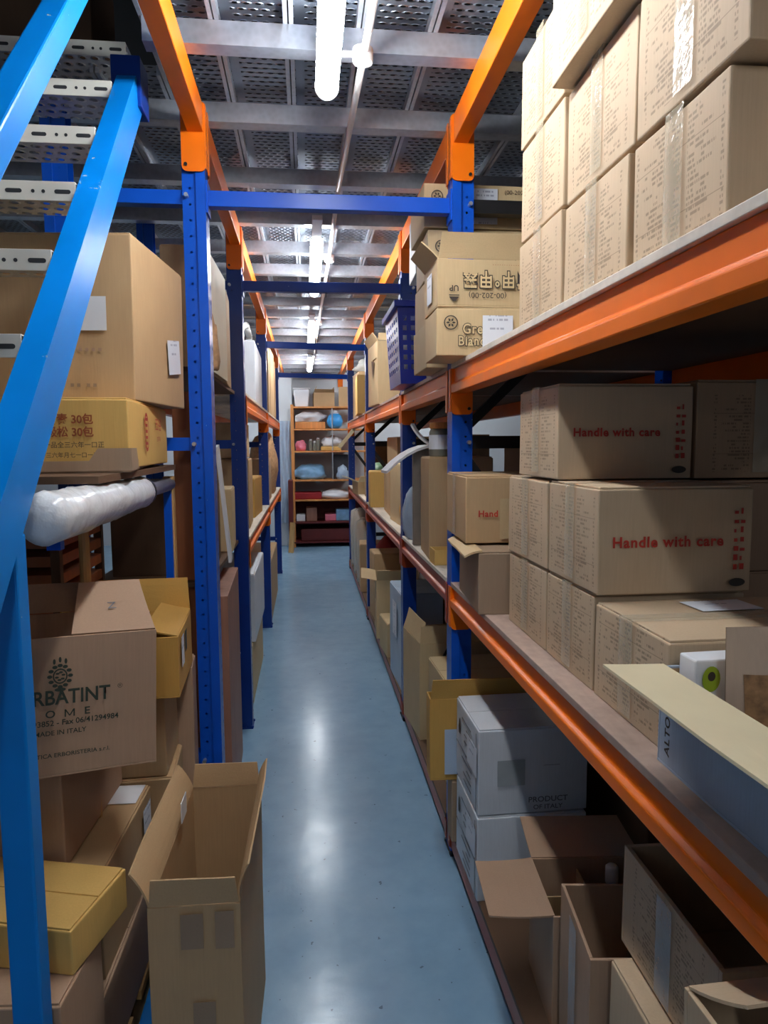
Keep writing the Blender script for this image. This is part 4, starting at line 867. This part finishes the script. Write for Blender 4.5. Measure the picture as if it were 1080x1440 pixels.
# ================================================================ LEFT: CARTONS UNDER THE STAIR
def rcorner(x, y, z, w, d, h, rz, label, mat, fn=carton, **k):
    cx, cy = corner(x, y, w, d, rz, True); return fn((cx, cy, z), w, d, h, rz, label, mat, **k)
w, d, h, rz = 0.42, 0.27, 0.30, R(20)
t = rcorner(-0.347, 1.55, 0.80, w, d, h, rz, 'open kraft carton with a green crest and maker lettering, on the left floor stack', 'pink', open_carton, flaps=(('-x',55,0.15,0.1),('+y',96,0.07,0.1)), tilt=(R(-1.5),R(2.5)))
o = flap_mesh(0.17, 0.15, 0.004, 0.1, 0.02, 7).build('flap','pink',t); o.location = (0.122,-d/2+0.003,h+0.002); o.rotation_euler = (R(32),0,0)
words(o,'Z',0.03,'grink',(0,0.075,0.008),(0,0,0))
F = FACE['-y']; U0 = 0.015
words(t,'HERBATINT',0.043,'greenink',on_face('-y',w,d,h,U0,0.022,0.0055),F,0.86,0.018,1.0); words(t,'®',0.014,'greenink',on_face('-y',w,d,h,U0+0.118,0.034,0.0055),F)
for c_, u_ in (('R',-0.054),('O',-0.019),('E',0.052)): words(t,c_,0.022,'greenink',on_face('-y',w,d,h,U0+u_,-0.012,0.0055),F,1.1,0.015)
m = MB(); q_ = 0.0085
for x0, x1, z0, z1 in ((-q_,-q_,-1,1),(q_,q_,-1,1),(-q_,0,1,-0.75),(0,q_,-0.75,1)): m.quad((x0-0.0014,0,z0*0.008),(x0+0.0014,0,z0*0.008),(x1+0.0014,0,z1*0.008),(x1-0.0014,0,z1*0.008))
m.build('printed_text','greenink',t,loc=on_face('-y',w,d,h,U0+0.018,-0.012,0.0055)); words(t,'Tel 06/3293852 - Fax 06/41294984',0.0165,'greenink',on_face('-y',w,d,h,U0,-0.031,0.0055),F,0.98,0.014)
words(t,'MADE IN ITALY',0.0145,'greenink',on_face('-y',w,d,h,U0,-0.052,0.0055),F,1.0,0.01); words(t,'SOC. ANTICA ERBORISTERIA s.r.l.',0.0125,'greenink',on_face('-y',w,d,h,U0,-0.1,0.0055),F,1.05,0.01)
def crest(k, name):                                       # a shield of leaves under a crown of spikes
    m = MB()
    def disc(cx, cz, rx, rz_, n=12): m.b.faces.new([m.b.verts.new((cx*k+rx*k*math.cos(2*PI*i/n), 0, cz*k+rz_*k*math.sin(2*PI*i/n))) for i in range(n)])
    def ring(cx, cz, r0, r1, n=20):
        for i in range(n):
            a0, a1 = 2*PI*i/n, 2*PI*(i+1)/n
            m.quad(*[((cx+r*math.cos(a))*k, 0, (cz+r*1.15*math.sin(a))*k) for r, a in ((r1,a0),(r1,a1),(r0,a1),(r0,a0))])
    ring(0, 0, 0.0125, 0.0155)
    for a in range(12):
        an = 2*PI*a/12; disc(0.0215*math.cos(an), 0.0245*math.sin(an), 0.0055, 0.004)
    for q in (-1, 0, 1): disc(q*0.012, 0.038-abs(q)*0.004, 0.003, 0.0065)
    for a in range(6):
        an = 2*PI*a/6+0.3; disc(0.0072*math.cos(an), 0.009*math.sin(an), 0.0042, 0.0024)
    disc(0.0, -0.031, 0.012, 0.0045); return m.build(name,'greenink',t,loc=on_face('-y',w,d,h,U0,0.068,0.0055))
crest(0.92,'crest')
t = rcorner(-0.358, 1.91, 0.81, 0.30, 0.33, 0.17, R(3), 'golden carton with raised flaps and a white label behind the crested carton on the left', 'gold', open_carton, flaps=(('+y',95,0.10),('+x',12,0.09),('-x',88,0.09)), stickers=(('+x',-0.10,0.03,0.05,0.085,'label'),))
sticker(t,'+x',0.30,0.33,0.17,-0.03,0.04,0.035,0.06,'greenink',0,'green_print',0.005)
rcorner(-0.41, 1.96, 0.565, 0.24, 0.22, 0.235, R(2), 'kraft carton squeezed between the golden carton and the stack below, on the left', 'kraft', carton, tape=None)
rcorner(-0.372, 2.205, 0.37, 0.28, 0.14, 0.43, R(5), 'tall grey-brown carton with faint red print leaning by the first left upright', 'pink', carton, tape=None)
rcorner(-0.392, 1.955, 0.37, 0.30, 0.23, 0.188, R(4), 'kraft carton under the squeezed carton beside the open floor carton', 'kraft', carton, tape=None)
rcorner(-0.42, 1.94, 0.112, 0.36, 0.40, 0.25, R(1), 'dark carton at floor level behind the open floor carton on the left', 'darkk', carton, tape=None)
rcorner(-0.545, 1.53, 0.568, 0.34, 0.40, 0.215, R(-3), 'pinkish carton lying under the crested carton on the left stack', 'pink', carton, tape='y')
rcorner(-0.463, 1.50, 0.32, 0.44, 0.42, 0.238, R(-2), 'kraft carton with glossy tape along its top under the left stack', 'kraft', carton, tape='y', tapemat='tapeb', tapew=0.06, stickers=(('+x',0.14,0.05,0.07,0.1,'label'),('+z',0.17,0.15,0.08,0.1,'paper')))
rcorner(-0.455, 1.42, 0.112, 0.40, 0.50, 0.203, R(-1), 'brown carton lowest in the left stack, beneath the taped carton', 'pink', carton, tape=None)
rcorner(-0.452, 1.272, 0.512, 0.34, 0.20, 0.088, R(-15), 'flat carton with a smooth golden top beside the blue stair post', 'yellow', carton, tape=None)
rcorner(-0.452, 1.205, 0.112, 0.36, 0.19, 0.395, R(-5), 'small pinkish carton at the foot of the blue stair post, front left', 'pink', carton, tape=None)
t = thing('floor_rail','bright blue rail lying along the floor under the left stack','rail',(-0.40,1.45,0.0)); m = MB(); m.box(-0.03,0.03,-0.75,0.85,0,0.10); m.build('rail','bright',t,bevel=0.004)
t = thing('pallet','dim timber pallet under the left floor stack','pallet',(-0.66,1.8,0.0)); m = MB()
for k in range(5): m.box(-0.2,0.215,-0.6+k*0.26,-0.42+k*0.26,0.085,0.108)
m.build('deck_boards','wood',t); 
for x in (-0.17,0.17): m = MB(); m.box(x-0.03,x+0.03,-0.6,0.62,0,0.085); m.build('bearer','wood',t)
# tall open carton on the floor
w, d, h, rz = 0.185, 0.50, 0.575, R(-1)
cx, cy = corner(-0.334, 1.36, w, d, rz)
t = open_carton((cx,cy,0),w,d,h,rz,'tall narrow open carton standing on the aisle floor by the first left upright','kraft',flaps=(('-y',97,0.06,0.0),('+y',95,0.06,0.05),('-x',106,0.075,0.25),('+x',80,0.07,0.5)))
sticker(t,'-y',w,d,h,-0.005,0.235,0.045,0.075,'grey',0,'tape_patch',0.0042); sticker(t,'-y',w,d,h,0.06,0.235,0.038,0.08,'grey',0,'tape_patch',0.0042); sticker(t,'-y',w,d,h,0.015,-0.02,0.045,0.2,'grey',0,'tape_patch',0.0042)
m = MB(); m.box(-0.001,0.001,-0.03,0.03,0,0.05); m.build('white_tag','paper',t,loc=(-0.075,0.05,0.6))

# ================================================================ LEFT: RACK BAYS BEYOND
t = carton((-0.425,2.88,ZU),0.16,0.5,0.44,R(-1),'tall kraft carton with a pale side behind the first left upright, upper shelf','kraft',None,None)
sticker(t,'+x',0.16,0.5,0.44,0.0,0.0,0.49,0.43,'cream',0,'pale_side',0.005)
t = carton((-0.53,3.32,ZU),0.36,0.34,0.42,R(3),'shorter kraft carton in front of the second left upright, upper shelf','kraft',None,None)
t = thing('white_strip','white angled strip leaning out of the lower left shelf behind the first upright','strip',(-0.325,2.95,1.018)); m = MB(); m.bar((0,0,0),(-0.03,-0.1,0.48),0.05,0.012,(1,0,0)); m.build('strip','paper',t)
carton((-0.55,2.85,ZL),0.36,0.4,0.34,R(2),'carton behind the white strip on the lower left shelf','darkk',None,None); carton((-0.50,3.36,ZL),0.30,0.3,0.28,R(3),'tan carton beside the second upright, lower left shelf','tan',None,None)
blob('twine_bundle','bundle of straw twine between the first two left uprights on the upper shelf edge','twine',(-0.335,2.62,ZU),(0.05,0.1,0.2),'twine',31,0.4)
t = thing('floor_panel','pinkish panel standing on the floor between the first two left uprights','panel',(-0.36,3.05,0.0),R(2)); m = MB(); m.box(-0.035,0.035,-0.35,0.3,0,0.92); m.build('sheet','pinkboard',t,bevel=0.003)
carton((-0.60,3.05,0),0.36,0.7,0.8,0,'dark carton standing behind the pinkish panel on the left','darkk',None,None)
# third bay (between the second and third uprights)
carton((-0.50,4.45,0.0),0.34,0.9,0.34,0,'tan carton on the floor beneath the white carton, left of the aisle','tan',None,None)
carton((-0.485,4.5,0.346),0.34,0.85,0.40,0,'large white carton low on the left past the second upright','white',None,None)
carton((-0.52,4.3,ZL),0.36,0.42,0.40,R(2),'kraft carton on the lower left shelf just past the second upright','kraft',None,None); carton((-0.52,4.3,ZL+0.41),0.3,0.36,0.2,R(-4),'small kraft carton on top of another on the lower left shelf','tan',None,None)
carton((-0.50,4.95,ZL),0.32,0.5,0.26,R(-2),'golden carton on the lower left shelf before the third upright','gold',None,None)
carton((-0.47,4.95,ZU),0.30,0.9,0.38,R(1),'white carton on the upper left shelf before the third upright','white',None,None,flaps=True)
t = thing('white_hose','white curved hose above the white carton on the upper left shelf','hose',(-0.42,4.95,ZU+0.40)); m = MB(); pr = [(-0.0,-0.42,0.0),(0.02,-0.3,0.09),(0.03,-0.1,0.13),(0.03,0.15,0.10),(0.02,0.3,0.0)]
for p, q in zip(pr, pr[1:]): m.cyl(p, q, 0.022, 12)
m.build('hose','pvc',t,smooth=True)
# fourth bay
for k,(y,hh) in enumerate(((6.15,0.56),(6.75,0.6),(7.35,0.55))): carton((-0.46,y,ZU),0.30,0.5,hh,R((1,-1,2)[k]),['first of the three tall kraft cartons past the third left upright, upper shelf','middle of the three tall kraft cartons past the third left upright, upper shelf','last of the three tall kraft cartons past the third left upright, upper shelf'][k],'kraft',None,None)
carton((-0.50,6.3,ZL),0.34,0.5,0.36,0,'kraft carton on the lower left shelf past the third upright','kraft',None,None); blob('brown_sack','brown sack on the far lower left shelf','sack',(-0.44,7.1,ZL),(0.3,0.5,0.62),'twine',41,0.2)
carton((-0.50,6.6,0.0),0.36,1.2,0.5,0,'kraft carton on the floor past the third left upright','kraft',None,None)
t = thing('plastic_sheet','pale plastic sheet hanging on the pillar at the end of the aisle','plastic sheet',(-0.335,10.37,0.35)); m = MB(); rows = []
for j in range(13):
    rows.append([m.b.verts.new((-0.1+0.2*i/10+0.02*math.sin(j*0.5), 0.02*math.sin(i*1.9+j*0.35), 1.5*j/12)) for i in range(11)])
for a, b in zip(rows, rows[1:]):
    for i in range(10): m.b.faces.new((a[i],a[i+1],b[i+1],b[i]))
m.build('sheet','filmb',t,smooth=True)
t = thing('maroon_board','dark maroon board standing at the left foot of the end shelves','board',(-0.235,10.12,0.25)); m = MB(); m.box(-0.03,0.03,-0.3,0.08,-0.25,0.75); m.build('sheet','maroon',t)
t = thing('timber_offcut','pale timber offcut leaning at the left foot of the end shelves','timber',(-0.24,9.72,0)); m = MB(); m.bar((0,0,0),(0.03,0.05,0.42),0.06,0.04); m.build('offcut','wood',t)

# ================================================================ END SHELVES
YE = 10.22
t = thing('end_shelving','orange-brown timber shelving across the end of the aisle','shelving',(0.35,YE,0))
W2, DE = 0.55, 0.48
for x in (-W2, W2):
    for y in (0, DE): m = MB(); m.box(x-0.022,x+0.022,y-0.022+0.02,y+0.022+0.02,0,2.08); m.build('post','orwood',t)
BZ = (0.06, 0.35, 0.68, 0.97, 1.39, 1.71, 2.03)
for z in BZ: m = MB(); m.box(-W2-0.02,W2+0.02,-0.005,DE+0.04,z,z+0.022); m.build('shelf_board','orwood' if z > 0.5 else 'maroon',t)
m = MB(); m.box(-W2,W2,DE+0.045,DE+0.05,0.0,0.66); m.build('back_panel','maroon',t)
m = MB(); m.box(0.02,0.035,0.0,0.015,0.99,2.03); m.build('middle_rod','galvd',t)
def E(n,l,c,x,z,w,d,h,mat): m = MB(); m.box(-w/2,w/2,-d/2,d/2,0,h); o = m.build(n,mat,bevel=min(0.012,h*0.2)); o.location = (x,YE+0.22,z); tag(o,l,c)
t = thing('plastic_bin','white plastic bin on top of the end shelves','bin',(-0.06,YE+0.2,2.053)); m = MB(); m.prism([(-0.095,0),(0.095,0),(0.115,0.25),(-0.115,0.25)],'y',-0.12,0.12); m.build('body','paper',t,bevel=0.012); m = MB(); m.box(-0.125,0.125,-0.13,0.13,0.25,0.27); m.build('lid','paper',t,bevel=0.005)
open_carton((0.26,YE+0.22,2.053),0.30,0.30,0.2,R(3),'open kraft carton on top of the end shelves beside the white bin','kraft',flaps=(('-y',150,0.1),('-x',60,0.1),('+x',85,0.08)))
carton((0.62,YE+0.24,2.053),0.26,0.36,0.28,R(-3),'dark blue-shadowed carton on top of the end shelves at the right','kraft',None,None)
E('wooden_tray','orange wooden tray on the second shelf from the top of the end shelves','tray',0.06,1.733,0.44,0.3,0.1,'orwood')
blob('white_bag','white plastic bags heaped on the wooden tray of the end shelves','bag',(0.06,YE+0.2,1.835),(0.42,0.28,0.16),'cloth',51,0.4)
t = thing('blue_globe','round bright blue plastic drum on the end shelves','drum',(0.42,YE+0.12,1.733)); m = MB(); m.lathe([(0.05,0),(0.1,0.04),(0.12,0.11),(0.1,0.18),(0.06,0.22)],22); m.build('drum','skyb',t,smooth=True); m = MB(); m.lathe([(0.06,0.22),(0.065,0.26),(0.05,0.275)],18); m.build('cap','paper',t)
blob('pink_bag','pink bag at the left of the third shelf of the end shelves','bag',(-0.08,YE+0.15,1.413),(0.16,0.2,0.16),'pinkp',53,0.3)
for k,(x,hh) in enumerate(((0.06,0.15),(0.12,0.12),(0.17,0.17))):
    t = thing('clear_jar',['left of three small clear jars on the third end shelf','middle of three small clear jars on the third end shelf','right of three small clear jars on the third end shelf'][k],'jar',(x,YE+0.14,1.413),0,'clear jars on the end shelves'); m = MB(); m.lathe([(0.025,0),(0.027,0.01),(0.027,hh-0.03),(0.018,hh)],14); m.build('glass_body','glass',t,smooth=True); m = MB(); m.lathe([(0.02,hh),(0.02,hh+0.02)],14); m.build('lid','paper',t)
E('yellow_tray','yellow-brown tray under white cloth on the third end shelf','tray',0.36,1.413,0.3,0.3,0.06,'yellow'); blob('white_cloth','folded white cloth on the yellow-brown tray of the end shelves','cloth',(0.38,YE+0.2,1.474),(0.32,0.26,0.16),'cloth',55,0.3)
blob('pale_blue_bag','pale blue flat bags on the fourth shelf of the end shelves','bag',(0.05,YE+0.2,0.993),(0.5,0.3,0.22),'lightblue',57,0.3); t = thing('dark_case','dark case on the right of the fourth end shelf','case',(0.5,YE+0.25,0.993)); m = MB(); m.box(-0.11,0.11,-0.15,0.15,0,0.36); m.build('body','ldark',t,bevel=0.01)
blob('blue_white_bag','blue and white bag before the dark case on the end shelves','bag',(0.52,YE+0.06,0.993),(0.18,0.12,0.2),'filmb',59,0.35)
E('red_cloth','folded dark red cloth on the fifth shelf of the end shelves','cloth',0.0,0.703,0.42,0.36,0.1,'red'); blob('white_sheets','crumpled white sheets on the fifth shelf of the end shelves','cloth',(0.44,YE+0.18,0.703),(0.44,0.32,0.14),'cloth',61,0.3)
for k,(x,w,h,mt,lb) in enumerate(((-0.1,0.13,0.1,'paper','white pack at the left of the sixth end shelf'),(0.06,0.16,0.2,'pinkboard','pinkish pack in the middle of the sixth end shelf'),(0.07,0.12,0.0,'yellow',''),(0.34,0.16,0.1,'pinkp','pink pack right of the middle on the sixth end shelf'),(0.52,0.2,0.17,'lightblue','pale blue pack at the right of the sixth end shelf'))):
    if h: E('pack',lb,'pack',x,0.373,w,0.26,h,mt)
E('maroon_box','long maroon box on the lowest end shelf','box',0.3,0.083,0.8,0.36,0.18,'maroon')

# ================================================================ UPSTAIRS, SEEN THROUGH THE STAIRWELL
t = thing('upper_floor_edge','dim upper floor beyond the stairwell opening','deck',(0,0,0)); m = MB(); m.box(-1.8,-0.53,2.36,4.2,2.68,2.70); m.build('deck','darkk',t)
carton((-0.95,2.75,2.702),0.5,0.4,0.5,R(3),'dark carton standing upstairs beyond the stairwell, top left','darkk',None,None); carton((-1.5,2.8,2.702),0.4,0.4,0.42,R(-4),'second dark carton upstairs at the far top left','pink',None,None)
